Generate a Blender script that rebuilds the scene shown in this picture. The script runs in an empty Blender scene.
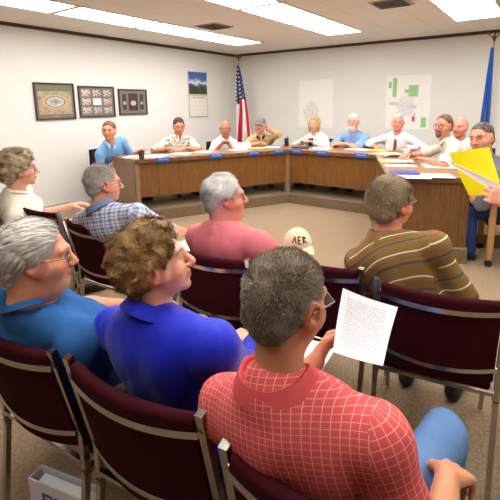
import bpy, bmesh, math, random
import numpy as np
from math import sin, cos, pi, radians, sqrt, atan2
from mathutils import Matrix, Vector

rng = np.random.default_rng(7)
random.seed(7)
SC = bpy.context.scene
COL = SC.collection
V = lambda *a: np.array(a, float)
def unit(v): v = np.asarray(v, float); return v / (np.linalg.norm(v) + 1e-12)

# ------------------------------------------------------------------ materials
def lin(c):
    return tuple(((x/255)/12.92 if x/255 <= .04045 else ((x/255+.055)/1.055)**2.4) for x in c)
class NT:
    def __init__(s, name):
        s.m = bpy.data.materials.new(name); s.m.use_nodes = True
        s.t = s.m.node_tree; s.t.nodes.clear()
        s.out = s.t.nodes.new('ShaderNodeOutputMaterial')
        s.b = s.t.nodes.new('ShaderNodeBsdfPrincipled')
        s.t.links.new(s.b.outputs[0], s.out.inputs[0])
    def n(s, t, **k):
        x = s.t.nodes.new(t)
        for a, v in k.items(): setattr(x, a, v)
        return x
    def l(s, a, b): s.t.links.new(a, b)
    def setin(s, sock, v):
        if isinstance(v, bpy.types.NodeSocket): s.l(v, sock)
        elif isinstance(v, (tuple, list)) and len(v) == 3 and sock.type == 'RGBA': sock.default_value = (*v, 1)
        else: sock.default_value = v
    def math(s, op, a, b=None, clamp=False):
        x = s.n('ShaderNodeMath', operation=op, use_clamp=clamp); s.setin(x.inputs[0], a)
        if b is not None: s.setin(x.inputs[1], b)
        return x.outputs[0]
    def mix(s, f, a, b):
        x = s.n('ShaderNodeMix', data_type='RGBA'); s.setin(x.inputs[0], f); s.setin(x.inputs[6], a); s.setin(x.inputs[7], b)
        return x.outputs[2]
    def noise(s, scale, detail=3, vec=None, rough=.5):
        x = s.n('ShaderNodeTexNoise'); x.inputs['Scale'].default_value = scale; x.inputs['Detail'].default_value = detail
        x.inputs['Roughness'].default_value = rough
        if vec is not None: s.l(vec, x.inputs['Vector'])
        return x.outputs[0]
    def obj(s): return s.n('ShaderNodeTexCoord').outputs['Object']
    def uv(s): return s.n('ShaderNodeTexCoord').outputs['UV']
    def sep(s, v):
        x = s.n('ShaderNodeSeparateXYZ'); s.l(v, x.inputs[0]); return x.outputs
    def mapv(s, v, sc=(1,1,1), rot=(0,0,0)):
        x = s.n('ShaderNodeMapping'); s.l(v, x.inputs[0]); x.inputs['Scale'].default_value = sc; x.inputs['Rotation'].default_value = rot
        return x.outputs[0]
    def ramp(s, f, stops):
        x = s.n('ShaderNodeValToRGB'); s.setin(x.inputs[0], f)
        e = x.color_ramp.elements
        while len(e) < len(stops): e.new(.5)
        for i, (p, c) in enumerate(stops): e[i].position = p; e[i].color = (*c, 1)
        return x.outputs[0]
    def band(s, x, period, lo, hi):      # 1 where fract(x/period) in lo..hi
        f = s.math('FRACT', s.math('DIVIDE', x, period))
        return s.math('MULTIPLY', s.math('GREATER_THAN', f, lo), s.math('LESS_THAN', f, hi))
    def bump(s, h, strength=.3, dist=.01):
        x = s.n('ShaderNodeBump'); x.inputs['Strength'].default_value = strength; x.inputs['Distance'].default_value = dist
        s.l(h, x.inputs['Height']); s.l(x.outputs[0], s.b.inputs['Normal'])
    def base(s, c, rough=.6, metal=0, spec=.4):
        s.setin(s.b.inputs['Base Color'], c); s.b.inputs['Roughness'].default_value = rough
        s.b.inputs['Metallic'].default_value = metal; s.b.inputs['Specular IOR Level'].default_value = spec
        return s.m
_mats = {}
def flat(name, c, rough=.6, metal=0, spec=.4, var=.08, scale=30):
    if name in _mats: return _mats[name]
    t = NT(name); c = lin(c)
    nz = t.noise(scale, 3, t.obj())
    m = t.base(t.mix(nz, tuple(x*(1-var) for x in c), tuple(min(1, x*(1+var)) for x in c)), rough, metal, spec)
    _mats[name] = m; return m
def fabric(name, c, rough=.9, var=.12, weave=900, spec=.15, sheen=.0):
    if name in _mats: return _mats[name]
    t = NT(name); c = lin(c); o = t.obj()
    nz = t.noise(6, 4, o); w = t.noise(weave, 2, o)
    t.base(t.mix(nz, tuple(x*(1-var) for x in c), tuple(min(1, x*(1+var)) for x in c)), rough, 0, spec)
    folds = t.noise(14, 2, t.mapv(o, (1, 1, .5)))
    t.bump(t.math('ADD', t.math('MULTIPLY', w, .10), folds), .55, .02)
    if sheen: t.b.inputs['Sheen Weight'].default_value = sheen
    _mats[name] = t.m; return t.m
def metal(name, c, rough=.25):
    return flat(name, c, rough, 1, .5, .04, 40)
def emis(name, c, s):
    t = NT(name); t.base(lin(c), .6); t.b.inputs['Emission Color'].default_value = (*lin(c), 1); t.b.inputs['Emission Strength'].default_value = s
    return t.m
def wood(name, c1, c2, seam=0, axis='z', rough=.45):
    t = NT(name); o = t.obj()
    sc = {'z': (9, 9, .9), 'x': (.9, 9, 9), 'y': (9, .9, 9)}[axis]
    g = t.noise(6, 6, t.mapv(o, sc), .6)
    w = t.n('ShaderNodeTexWave'); w.inputs['Scale'].default_value = 2.2; w.inputs['Distortion'].default_value = 7; w.inputs['Detail'].default_value = 3
    t.l(t.mapv(o, sc), w.inputs['Vector'])
    f = t.math('ADD', t.math('MULTIPLY', g, .7), t.math('MULTIPLY', w.outputs['Fac'], .3))
    col = t.ramp(f, [(.25, lin(c2)), (.72, lin(c1))])
    if seam:
        s = t.band(t.sep(o)[0], seam, 0, .022)
        col = t.mix(t.math('MULTIPLY', s, .75), col, lin(tuple(x*.4 for x in c2)))
    t.base(col, rough, 0, .4); t.bump(f, .08, .003)
    return t.m

# ------------------------------------------------------------------ object helpers
def link(o, parent=None):
    COL.objects.link(o)
    if parent is not None: o.parent = parent
    return o
def tag(o, label=None, cat=None, group=None, kind=None):
    if label: o['label'] = label
    if cat: o['category'] = cat
    if group: o['group'] = group
    if kind: o['kind'] = kind
    return o
def empty(name, loc=(0,0,0), rz=0, label=None, cat=None, group=None):
    o = bpy.data.objects.new(name, None); o.empty_display_size = .1
    o.location = tuple(map(float, loc)); o.rotation_euler = (0, 0, rz)
    link(o); return tag(o, label, cat, group)
def mesh_np(name, v, f, mat, parent=None, smooth=True):
    me = bpy.data.meshes.new(name)
    me.from_pydata(np.asarray(v, float).tolist(), [], f if isinstance(f, list) else f.tolist())
    if smooth: me.polygons.foreach_set('use_smooth', [True]*len(me.polygons))
    me.update()
    for m in (mat if isinstance(mat, (list, tuple)) else [mat]): me.materials.append(m)
    return link(bpy.data.objects.new(name, me), parent)
class MB:
    """collects shapes into one mesh"""
    def __init__(s): s.v = []; s.f = []; s.mi = []
    def add(s, v, f, mi=0):
        b = len(s.v); s.v += [tuple(map(float, p)) for p in v]; s.f += [tuple(b+i for i in q) for q in f]; s.mi += [mi]*len(f); return s
    def box(s, c, d, bev=0, M=None, mi=0):
        bm = bmesh.new(); bmesh.ops.create_cube(bm, size=1)
        bmesh.ops.scale(bm, vec=d, verts=bm.verts)
        if bev: bmesh.ops.bevel(bm, geom=list(bm.edges), offset=min(bev, min(d)*.49), segments=3, affect='EDGES', profile=.6)
        if M is not None: bmesh.ops.transform(bm, matrix=M, verts=bm.verts)
        bmesh.ops.translate(bm, vec=c, verts=bm.verts)
        bm.verts.index_update(); s.add([v.co for v in bm.verts], [[v.index for v in f.verts] for f in bm.faces], mi); bm.free(); return s
    def tube(s, pts, r, n=10, cap=True, sq=None, mi=0):
        pts = [np.asarray(p, float) for p in pts]; rs = r if isinstance(r, (list, tuple)) else [r]*len(pts)
        vs = []; N = len(pts); up = None
        for i, p in enumerate(pts):
            d = unit(pts[min(i+1, N-1)] - pts[max(i-1, 0)])
            if up is None:
                a = V(0,0,1) if abs(d[2]) < .9 else V(1,0,0)
                up = unit(np.cross(np.cross(d, a), d))
            up = unit(up - d*np.dot(up, d)); sd = np.cross(d, up)
            for k in range(n):
                a = 2*pi*k/n + (pi/4 if n == 4 else 0)
                vs.append(p + rs[i]*(sd*cos(a) + up*sin(a)))
        f = [(i*n+k, i*n+(k+1) % n, (i+1)*n+(k+1) % n, (i+1)*n+k) for i in range(N-1) for k in range(n)]
        if cap: f += [tuple(range(n))[::-1], tuple((N-1)*n+k for k in range(n))]
        return s.add(vs, f, mi)
    def lathe(s, prof, c=(0,0,0), n=24, mi=0):
        vs = [(c[0]+r*cos(2*pi*k/n), c[1]+r*sin(2*pi*k/n), c[2]+z) for r, z in prof for k in range(n)]
        f = [(i*n+k, i*n+(k+1) % n, (i+1)*n+(k+1) % n, (i+1)*n+k) for i in range(len(prof)-1) for k in range(n)]
        f += [tuple(range(n))[::-1], tuple((len(prof)-1)*n+k for k in range(n))]
        return s.add(vs, f, mi)
    def prism(s, poly, z0, z1, mi=0):
        n = len(poly)
        vs = [(x, y, z0) for x, y in poly] + [(x, y, z1) for x, y in poly]
        f = [tuple(range(n))[::-1], tuple(range(n, 2*n))] + [(i, (i+1) % n, n+(i+1) % n, n+i) for i in range(n)]
        return s.add(vs, f, mi)
    def sheet(s, P, th=.002, mi=0):
        """P: (nu,nv,3) grid -> thin solid sheet"""
        P = np.asarray(P, float); nu, nv = P.shape[:2]
        du = np.gradient(P, axis=0); dv = np.gradient(P, axis=1); N = np.cross(du, dv); N /= np.linalg.norm(N, axis=2, keepdims=True)+1e-12
        A = (P+N*th/2).reshape(-1, 3); B = (P-N*th/2).reshape(-1, 3); o = nu*nv
        f = []
        for i in range(nu-1):
            for j in range(nv-1):
                a, b, c, d = i*nv+j, (i+1)*nv+j, (i+1)*nv+j+1, i*nv+j+1
                f += [(a, b, c, d), (o+d, o+c, o+b, o+a)]
        rim = [i*nv for i in range(nu)] + [(nu-1)*nv+j for j in range(1, nv)] + [i*nv+nv-1 for i in range(nu-2, -1, -1)] + [j for j in range(nv-2, 0, -1)]
        for a, b in zip(rim, rim[1:]+rim[:1]): f.append((b, a, o+a, o+b))
        return s.add(np.vstack([A, B]), f, mi)
    def build(s, name, mat, parent=None, smooth=False, angle=40):
        o = mesh_np(name, s.v, s.f, mat, parent, smooth)
        if len(set(s.mi)) > 1: o.data.polygons.foreach_set('material_index', s.mi)
        if smooth and angle:
            bm = bmesh.new(); bm.from_mesh(o.data); ca = radians(angle)
            for e in bm.edges:
                if len(e.link_faces) == 2 and e.calc_face_angle(0) > ca: e.smooth = False
            bm.to_mesh(o.data); bm.free()
        return o
def copy_tree(o, parent=None):
    c = o.copy(); link(c, parent)
    for ch in list(o.children): copy_tree(ch, c)
    return c
def Rz(a): return np.array([[cos(a), -sin(a), 0], [sin(a), cos(a), 0], [0, 0, 1]])
def Rx(a): return np.array([[1, 0, 0], [0, cos(a), -sin(a)], [0, sin(a), cos(a)]])
def Ry(a): return np.array([[cos(a), 0, sin(a)], [0, 1, 0], [-sin(a), 0, cos(a)]])

# ------------------------------------------------------------------ implicit surfaces -> one continuous skin
class Field:
    def __init__(s): s.p = []
    def ell(s, c, r, R=None, k=.03, sub=False): s.p.append(('e', V(*c), V(*r), R, k, sub)); return s
    def cone(s, a, b, ra, rb, k=.02, sub=False): s.p.append(('c', V(*a), V(*b), (ra, rb), k, sub)); return s
    def half(s, p, n, k=.008): s.p.append(('h', V(*p), unit(n), None, k, True)); return s     # keeps the side behind the plane
    def mesh(s, h):
        lo = V(9, 9, 9); hi = -lo
        for q in s.p:
            if q[0] == 'e' and not q[5]: lo = np.minimum(lo, q[1]-max(q[2])); hi = np.maximum(hi, q[1]+max(q[2]))
            if q[0] == 'c' and not q[5]:
                r = max(q[3]); lo = np.minimum(lo, np.minimum(q[1], q[2])-r); hi = np.maximum(hi, np.maximum(q[1], q[2])+r)
        lo -= 4*h; hi += 4*h; n = np.ceil((hi-lo)/h).astype(int)+1
        D = np.full(n, 1.0, np.float32); ax = [(lo[i]+h*np.arange(n[i])).astype(np.float32) for i in range(3)]
        for q in s.p:
            k = q[4]
            if q[0] == 'e': a = q[1]-max(q[2]); b = q[1]+max(q[2])
            elif q[0] == 'c': r = max(q[3]); a = np.minimum(q[1], q[2])-r; b = np.maximum(q[1], q[2])+r
            else: a = lo; b = hi
            m = k+3*h
            i0 = np.maximum(0, np.floor((a-m-lo)/h).astype(int)); i1 = np.minimum(n, np.ceil((b+m-lo)/h).astype(int)+1)
            if (i1 <= i0).any(): continue
            sl = tuple(slice(i0[i], i1[i]) for i in range(3))
            x = ax[0][sl[0]][:, None, None]; y = ax[1][sl[1]][None, :, None]; z = ax[2][sl[2]][None, None, :]
            if q[0] == 'e':
                x, y, z = x-q[1][0], y-q[1][1], z-q[1][2]
                if q[3] is not None:
                    R = q[3]; x, y, z = (R[0,0]*x+R[1,0]*y+R[2,0]*z, R[0,1]*x+R[1,1]*y+R[2,1]*z, R[0,2]*x+R[1,2]*y+R[2,2]*z)
                r = q[2]; k0 = np.sqrt((x/r[0])**2+(y/r[1])**2+(z/r[2])**2); k1 = np.sqrt((x/r[0]**2)**2+(y/r[1]**2)**2+(z/r[2]**2)**2)+1e-6
                d = k0*(k0-1)/k1
                d = np.where(k0 < 1e-3, -min(r), d)
            elif q[0] == 'c':
                A, B = q[1], q[2]; e = B-A; L = e@e+1e-9
                t = np.clip(((x-A[0])*e[0]+(y-A[1])*e[1]+(z-A[2])*e[2])/L, 0, 1)
                d = np.sqrt((x-A[0]-t*e[0])**2+(y-A[1]-t*e[1])**2+(z-A[2]-t*e[2])**2) - (q[3][0]+t*(q[3][1]-q[3][0]))
            else:
                d = -((x-q[1][0])*q[2][0]+(y-q[1][1])*q[2][1]+(z-q[1][2])*q[2][2])
            o = D[sl]
            if q[5]:
                d = -d; w = np.clip(.5-.5*(o-d)/k, 0, 1); D[sl] = o*(1-w)+d*w+k*w*(1-w)
            else:
                w = np.clip(.5+.5*(o-d)/k, 0, 1); D[sl] = o*(1-w)+d*w-k*w*(1-w)
        return nets(D, lo, h)
def nets(D, lo, h):
    S = D < 0
    n = np.array(D.shape)-1
    cnt = np.zeros(n, np.int8); off = [(i, j, k) for i in (0, 1) for j in (0, 1) for k in (0, 1)]
    for i, j, k in off: cnt += S[i:i+n[0], j:j+n[1], k:k+n[2]]
    act = (cnt > 0) & (cnt < 8); idx = np.argwhere(act)
    val = [D[idx[:, 0]+i, idx[:, 1]+j, idx[:, 2]+k] for i, j, k in off]
    P = np.zeros((len(idx), 3)); C = np.zeros(len(idx))
    for a in range(8):
        for b in range(a+1, 8):
            if sum(abs(off[a][m]-off[b][m]) for m in range(3)) != 1: continue
            cr = (val[a] < 0) != (val[b] < 0)
            t = np.where(cr, val[a]/np.where(cr, val[a]-val[b], 1), 0)
            P += cr[:, None]*(np.array(off[a])+t[:, None]*(np.array(off[b])-np.array(off[a]))); C += cr
    verts = lo+h*(idx+P/C[:, None])
    mp = np.full(n, -1, np.int32); mp[act] = np.arange(len(idx))
    F = []
    for axn in range(3):
        o1, o2 = (axn+1) % 3, (axn+2) % 3
        A = [slice(None)]*3; B = [slice(None)]*3; A[axn] = slice(0, -1); B[axn] = slice(1, None)
        df = S[tuple(A)] != S[tuple(B)]; e = np.argwhere(df); ins = S[tuple(A)][df]
        ok = (e[:, o1] > 0) & (e[:, o2] > 0) & (e[:, o1] < n[o1]) & (e[:, o2] < n[o2]); e = e[ok]; ins = ins[ok]
        def cell(d1, d2):
            g = e.copy(); g[:, o1] += d1; g[:, o2] += d2; return mp[g[:, 0], g[:, 1], g[:, 2]]
        q = np.stack([cell(-1, -1), cell(0, -1), cell(0, 0), cell(-1, 0)], 1)
        q[~ins] = q[~ins][:, ::-1]; F.append(q)
    F = np.vstack(F); return verts, F[(F >= 0).all(1)]
def vnormals(v, f):
    a = v[f[:, 2]]-v[f[:, 0]]; b = v[f[:, 3]]-v[f[:, 1]]; fn = np.cross(a, b); N = np.zeros_like(v)
    for i in range(4): np.add.at(N, f[:, i], fn)
    return N/(np.linalg.norm(N, axis=1, keepdims=True)+1e-12)
def relax(v, f, it=1, w=.5):
    for _ in range(it):
        A = np.zeros_like(v); c = np.zeros(len(v))
        for i in range(4):
            np.add.at(A, f[:, i], v[f[:, (i+1) % 4]]); np.add.at(A, f[:, (i+1) % 4], v[f[:, i]])
            np.add.at(c, f[:, i], 1); np.add.at(c, f[:, (i+1) % 4], 1)
        v = v*(1-w)+w*A/np.maximum(c, 1)[:, None]
    return v
class SNoise:
    def __init__(s, freq, n=10, seed=0):
        r = np.random.default_rng(seed); d = r.normal(size=(n, 3)); d /= np.linalg.norm(d, axis=1, keepdims=True)
        s.k = d*freq*r.uniform(.6, 1.5, (n, 1)); s.ph = r.uniform(0, 6.28, n); s.n = n
    def __call__(s, p): return np.sin(p@s.k.T+s.ph).sum(1)/sqrt(s.n)*1.2
def set_col(o, c):
    a = o.data.attributes.new('Col', 'FLOAT_COLOR', 'POINT')
    a.data.foreach_set('color', np.hstack([c, np.ones((len(c), 1))]).astype(np.float32).ravel())
def skin_mat():
    t = NT('skin'); a = t.n('ShaderNodeAttribute', attribute_name='Col'); nz = t.noise(60, 4, t.obj())
    c = t.mix(t.math('MULTIPLY', nz, .35), a.outputs['Color'], t.mix(.5, a.outputs['Color'], lin((200, 90, 70))))
    t.base(c, .48, 0, .35); t.b.inputs['Subsurface Weight'].default_value = .08
    t.b.inputs['Subsurface Radius'].default_value = (.01, .004, .002); t.bump(t.noise(350, 3, t.obj()), .12, .002)
    return t.m
def hair_mat(name, rough=.5):
    t = NT(name); a = t.n('ShaderNodeAttribute', attribute_name='Col')
    nz = t.noise(220, 2, t.obj())
    t.base(t.mix(t.math('MULTIPLY', nz, .5), a.outputs['Color'], t.mix(.6, a.outputs['Color'], (.01, .01, .01))), rough, 0, .25); return t.m
SKIN = skin_mat(); HAIR = hair_mat('hair strands')

# ------------------------------------------------------------------ people
TROUSER = {}
def hand(F, W, d, n, side, curl=.5, spread=.15, sc=1.0):
    """W wrist, d finger direction, n palm-facing direction, side = thumb direction"""
    d = unit(d); n = unit(n-d*np.dot(n, d)); t = unit(side-d*np.dot(side, d)-n*np.dot(side, n))
    B = W+d*.012*sc
    for i, (o, L) in enumerate([(.031, .074), (.010, .084), (-.012, .078), (-.032, .060)]):
        K = W+d*(.088-.006*abs(i-1))*sc+t*o*sc
        F.cone(B+t*o*.55*sc, K, .0165*sc, .0115*sc, .012)
        p = K; a = curl*.45
        dd = unit(d+t*spread*(o/.03)*.35)
        for L_, r0, r1 in ((.45, .0100, .0092), (.31, .0092, .0084), (.24, .0084, .0070)):
            a += curl*.5
            q = p+(dd*cos(a)+n*sin(a))*L*L_*sc*1.05
            F.cone(p, q, r0*sc, r1*sc, .004); p = q
    p = W+d*.026*sc+t*.024*sc
    q = p+unit(d*.62+t*.75+n*.25)*.040*sc; F.cone(p, q, .0145*sc, .0115*sc, .012)
    r = q+unit(d*.85+t*.35+n*(.25+.4*curl))*.032*sc; F.cone(q, r, .0112*sc, .0098*sc, .004)
    F.cone(r, r+unit(d*.9+t*.1+n*(.2+.5*curl))*.022*sc, .0098*sc, .0078*sc, .004)
def ik(S, W, L1, L2, pole):
    d = W-S; L = np.linalg.norm(d); m = (L1+L2)*.985
    if L > m: W = S+d/L*m; d = W-S; L = m
    u = d/L; a = (L1*L1-L2*L2+L*L)/(2*L); hgt = sqrt(max(L1*L1-a*a, 1e-6))
    p = unit(pole-u*np.dot(pole, u)); return S+u*a+p*hgt, W

def person(label, base, yaw, head, look=0, pitch=0, roll=0, z0=0, bs=1.0, hs=1.0, wide=1.0, belly=0, female=False,
           lh=None, rh=None, lpole=None, rpole=None, lcurl=.5, rcurl=.5, lhd=None, rhd=None, lhn=None, rhn=None, twist=0,
           skin=(222, 168, 138), hair='short', hcol=(90, 70, 55), hcol2=None, shirt=None, sleeve=.72, collar=None, trousers=None,
           shoe=None, glasses=None, beard=None, res=.0075, legspread=.12, feet=True, knee_z=.52, eyes=True, jowl=0, strands=0,
           kneefwd=.43, footfwd=.40, group=None, seed=1, longsleeve=False, drop=.018, tone=.93, neck=.158, puff=0, fold=.004, hairline=0, tee=False, extra=None, eyecol=(70, 60, 50)):
    yr = radians(yaw); root = empty('person', (base[0], base[1], z0), yr, label, 'person', group)
    Ri = Rz(-yr)
    loc = lambda w: Ri @ (np.asarray(w, float)-V(base[0], base[1], z0))
    H = loc(head); lk = radians(look-yaw); Rh = Rz(lk) @ Rx(radians(pitch)) @ Ry(radians(roll))
    P = V(0, 0, .545)
    nb = H+Rh@V(0, -.03, -.13)*hs; C7 = H+V(0, -.045, -neck)*hs*.6+(Rh@V(0, -.05, -neck))*hs*.4; C7[2] = min(C7[2], H[2]-.125*hs)
    sp = C7-P; up = unit(sp)
    tw = radians(twist); rt = unit(np.cross(V(0, 1, 0), up)); rt = unit(V(cos(tw), sin(tw), 0)-up*np.dot(V(cos(tw), sin(tw), 0), up)); fw = np.cross(up, rt)
    Rt = np.stack([rt, fw, up], 1)
    sw = .165*bs*wide
    SL, SR = [C7+rt*sgn*sw-up*(.070+drop)*bs+fw*.008 for sgn in (-1, 1)]
    arms = {}
    for nm, S, W, pole, sgn in (('l', SL, lh, lpole, -1), ('r', SR, rh, rpole, 1)):
        if W is None: W = V(sgn*.13, .36, .63)
        if isinstance(W, tuple) and W[0] == 'w': W = loc(W[1:])
        else: W = np.asarray(W, float)
        pole = V(sgn*.7, -.35, -1) if pole is None else np.asarray(pole, float)
        E, W = ik(S, W, .295*bs, .255*bs, pole); arms[nm] = (S, E, W, sgn)
    hips = [V(s*.092*bs, .01, .54) for s in (-1, 1)]
    knees = [V(s*legspread, kneefwd, knee_z) for s in (-1, 1)]
    ank = [V(s*legspread*1.02, footfwd, .095) for s in (-1, 1)]
    toes = [a+V(s*.03, .13, -.045) for a, s in zip(ank, (-1, 1))]
    fat = wide
    def torso(F, i, k=.04):
        F.ell(P+V(0, .005, .0)+up*.02, (.165*fat+i, .118+i, .115+i), k=k)
        F.ell(P+sp*.36+fw*(.012+belly*.5), (.142*fat+belly*.35+i, .105+belly*.6+i, .17+i), Rt, k)
        F.ell(P+sp*.66-fw*.004, (.148*bs*fat+i, .105*bs+belly*.2+i, .17+i), Rt, k)
        F.ell(P+sp*.80-fw*.016, (.138*bs*wide+i, .080*bs+i, .085+i), Rt, k)
        for S in (SL, SR):
            F.cone(C7-up*.018-fw*.002, S, .046*bs+i, .046*bs+i, .035)
            F.ell(S-up*.014, (.052*bs+i, .056*bs+i, .062*bs+i), Rt, .03)
        if female:
            for sgn in (-1, 1): F.ell(P+sp*.62+fw*.095+rt*sgn*.075, (.065+i, .06+i, .065+i), Rt, .04)
    # ---- body: one continuous surface
    B = Field(); torso(B, 0)
    for nm in 'lr':
        S, E, W, sgn = arms[nm]
        B.cone(S, E, .050*bs, .042*bs, .03); B.cone(E, E+(W-E)*.35, .043*bs, .042*bs, .02); B.cone(E+(W-E)*.35, W, .042*bs, .027*bs, .02)
        d = unit(W-E) if (lhd if nm == 'l' else rhd) is None else unit((lhd if nm == 'l' else rhd))
        n = V(0, 0, -1) if (lhn if nm == 'l' else rhn) is None else V(*(lhn if nm == 'l' else rhn))
        if abs(np.dot(unit(n), d)) > .95: n = n+V(0, 1, .1)
        side = np.cross(unit(n), d)*(1 if nm == 'l' else -1)
        hand(B, W, d, n, side, lcurl if nm == 'l' else rcurl, sc=bs)
    for s in (0, 1):
        B.cone(hips[s], knees[s], .078*bs, .052*bs, .04); B.cone(knees[s], ank[s], .05*bs, .034*bs, .03); B.cone(ank[s], toes[s], .034, .026, .02)
    T = lambda *p: H+Rh@(V(*p)*hs)
    e = lambda c, r, k=.02, sub=False, R=None: B.ell(T(*c), V(*r)*hs, Rh if R is None else Rh@R, k*hs, sub)
    B.cone(T(0, -.018, -.045), C7+fw*.020-up*.01, .056*hs*(1+.22*jowl), .057*hs*(1+.10*jowl), .025)
    e((0, -.016, .030), (.074, .094, .086)); e((0, .024, -.004), (.064, .066, .084)); e((0, .032, -.064), (.054+.008*jowl, .056, .048), .03)
    e((0, .074, -.097), (.021, .018, .016), .022)
    if jowl: e((0, .030, -.105), (.052+.008*jowl, .052, .035+.008*jowl), .03)
    for s in (-1, 1):
        e((s*.037, .058, -.032), (.026+.004*jowl, .026, .029), .02)
        e((s*.0745, .02, -.02), (.006, .02, .03), .02)
    B.cone(T(-.043, .072, .024), T(0, .085, .020), .011*hs, .012*hs, .014*hs); B.cone(T(.043, .072, .024), T(0, .085, .020), .011*hs, .012*hs, .014*hs)
    for s in (-1, 1): e((s*.031, .100, .000), (.017, .016, .012), .014, True)
    for s in (-1, 1):
        for z_ in (.0105, -.0105): B.cone(T(s*.020, .0800, z_*.8), T(s*.043, .0760, z_*.8), .0052*hs, .0052*hs, .004*hs)
    B.cone(T(0, .089, .012), T(0, .114, -.029), .0085*hs, .0125*hs, .010*hs)
    for s in (-1, 1): e((s*.012, .101, -.034), (.009, .010, .008), .006)
    B.cone(T(-.021, .083, -.061), T(0, .0945, -.057), .004*hs, .0062*hs, .007*hs); B.cone(T(.021, .083, -.061), T(0, .0945, -.057), .004*hs, .0062*hs, .007*hs)
    B.cone(T(-.018, .083, -.068), T(0, .093, -.070), .004*hs, .0068*hs, .006*hs); B.cone(T(.018, .083, -.068), T(0, .093, -.070), .004*hs, .0068*hs, .006*hs)
    for s in (-1, 1):
        RE = Rz(-s*.35)@Rx(-.18)
        e((s*.0805, -.008, -.006), (.0095, .023, .035), .006, False, RE); e((s*.086, -.005, -.002), (.007, .011, .017), .005, True, RE)
        e((s*.077, -.002, -.034), (.008, .010, .011), .008)
    bv, bf = B.mesh(res)
    bo = mesh_np('body', bv, bf, SKIN, root)
    q = (bv-H)@Rh/hs; c = np.tile(np.array(lin(skin))*tone, (len(bv), 1))
    hc = np.array(lin(hcol)); hc2 = np.array(lin(hcol2 or tuple(min(255, x*1.35+10) for x in hcol)))
    def blend(m, col, a): c[m] = c[m]*(1-a)+np.array(col)*a
    lip = (abs(q[:, 0]) < .022) & (abs(q[:, 2]+.064) < .011) & (q[:, 1] > .082); blend(lip, lin((175, 90, 85)) if not female else lin((185, 70, 75)), .6)
    ck = ((abs(abs(q[:, 0])-.042) < .02) & (abs(q[:, 2]+.03) < .02) & (q[:, 1] > .05)) | ((abs(q[:, 0]) < .014) & (abs(q[:, 2]+.03) < .012) & (q[:, 1] > .1)); blend(ck, lin((222, 110, 95)), .25)
    ear = (abs(q[:, 0]) > .074) & (abs(q[:, 2]) < .05) & (q[:, 1] < .03) & (q[:, 1] > -.04); blend(ear, lin((220, 110, 90)), .3)
    bw = (abs(q[:, 0]) > .013) & (abs(q[:, 0]) < .050) & (abs(q[:, 2]-.0245) < .0065) & (q[:, 1] > .06); blend(bw, hc*.6, .7)
    set_col(bo, c)
    # ---- eyes
    if eyes:
        for s in (-1, 1):
            v = []; f = []; mi = []
            n1, n2 = 10, 9
            for i in range(n2+1):
                th = pi*i/n2
                for k in range(n1): v.append(T(s*.031, .0728, .000)+Rh@V(sin(th)*cos(2*pi*k/n1), cos(th), sin(th)*sin(2*pi*k/n1))*.0116*hs)
            for i in range(n2):
                for k in range(n1): f.append((i*n1+k, (i+1)*n1+k, (i+1)*n1+(k+1) % n1, i*n1+(k+1) % n1)); mi.append(1 if i < 2 else 0)
            eo = mesh_np('eye', v, f, [flat('eye white', (206, 196, 186), .3), flat('iris %d' % eyecol[0], eyecol, .2)], root)
            eo.data.polygons.foreach_set('material_index', mi)
    # ---- hair
    if hair != 'none':
        G = Field(); t = {'short': .004, 'crew': .004, 'combed': .009, 'curly': .019, 'bob': .014, 'bald': .003, 'puffy': .030, 'cap': .006}[hair]+puff
        g = lambda c_, r_, k=.015, sub=False: G.ell(T(*c_), V(*r_)*hs, Rh, k*hs, sub)
        g((0, -.018, .030), (.075+t, .096+t, .087+t*.9))
        if hair in ('curly', 'puffy'):
            g((0, -.055, -.025), (.070+t*.6, .050+t*.8, .078)); g((0, .03, .085), (.058+t*.4, .055, .035+t*.5))
            for s in (-1, 1): g((s*.062, -.012, .0), (.018+t*.45, .04, .05))
        if hair in ('short', 'crew', 'combed'): g((0, -.056, -.030), (.058+t, .042+t, .052), .03)
        if hair == 'bob':
            for s in (-1, 1): g((s*.074, .016, -.045), (.024, .055, .090))
            g((0, -.06, -.05), (.078, .045, .09)); g((-.03, .066, .075), (.045, .03, .026))
        hl = hairline
        if hair == 'bald': pass
        G.half(T(0, (.020 if hair in ('short', 'crew', 'combed', 'bald', 'cap') else .018 if hair == 'curly' else .046 if hair == 'bob' else .030)-hl, .0), Rh@V(0, 1, -.62 if hair in ('short', 'crew', 'combed', 'bald', 'cap') else -.95 if hair != 'bob' else -.30), .008*hs)
        if hair != 'bob': G.half(T(0, 0, -.078 if hair not in ('puffy', 'curly') else -.085), Rh@V(0, .5, -1), .008*hs)
        if hair == 'bald': G.half(T(0, 0, .048), Rh@V(0, .35, 1), .008*hs)
        if hair not in ('bob', 'puffy', 'curly'):
            for s in (-1, 1):
                g((s*.085, .0, -.010), (.026, .029, .041), .008, True)
                g((s*.075, .022, -.07), (.035, .045, .045), .010, True)
        if hair == 'curly':
            for s in (-1, 1): g((s*.088, .014, -.018), (.034, .034, .038), .010, True)
        if hair == 'puffy':
            for s in (-1, 1): g((s*.09, .035, -.03), (.03, .036, .034), .010, True)
        hv, hf = G.mesh(min(res, .0065)); hn = vnormals(hv, hf)
        if hair in ('curly', 'puffy'):
            nz = SNoise(95, 14, seed); hv = hv+hn*(nz(hv)*.0050*hs)[:, None]
        else:
            nz = SNoise(160, 12, seed); hv = hv+hn*(nz(hv)*(.0026 if hair == 'combed' else .0016)*hs)[:, None]
        ho = mesh_np('hair', hv, hf, HAIR, root)
        mixf = np.clip(.5+.32*SNoise(120, 10, seed+3)(hv), 0, 1)[:, None]
        set_col(ho, (hc*(1-mixf)+hc2*mixf)*.9)
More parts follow.
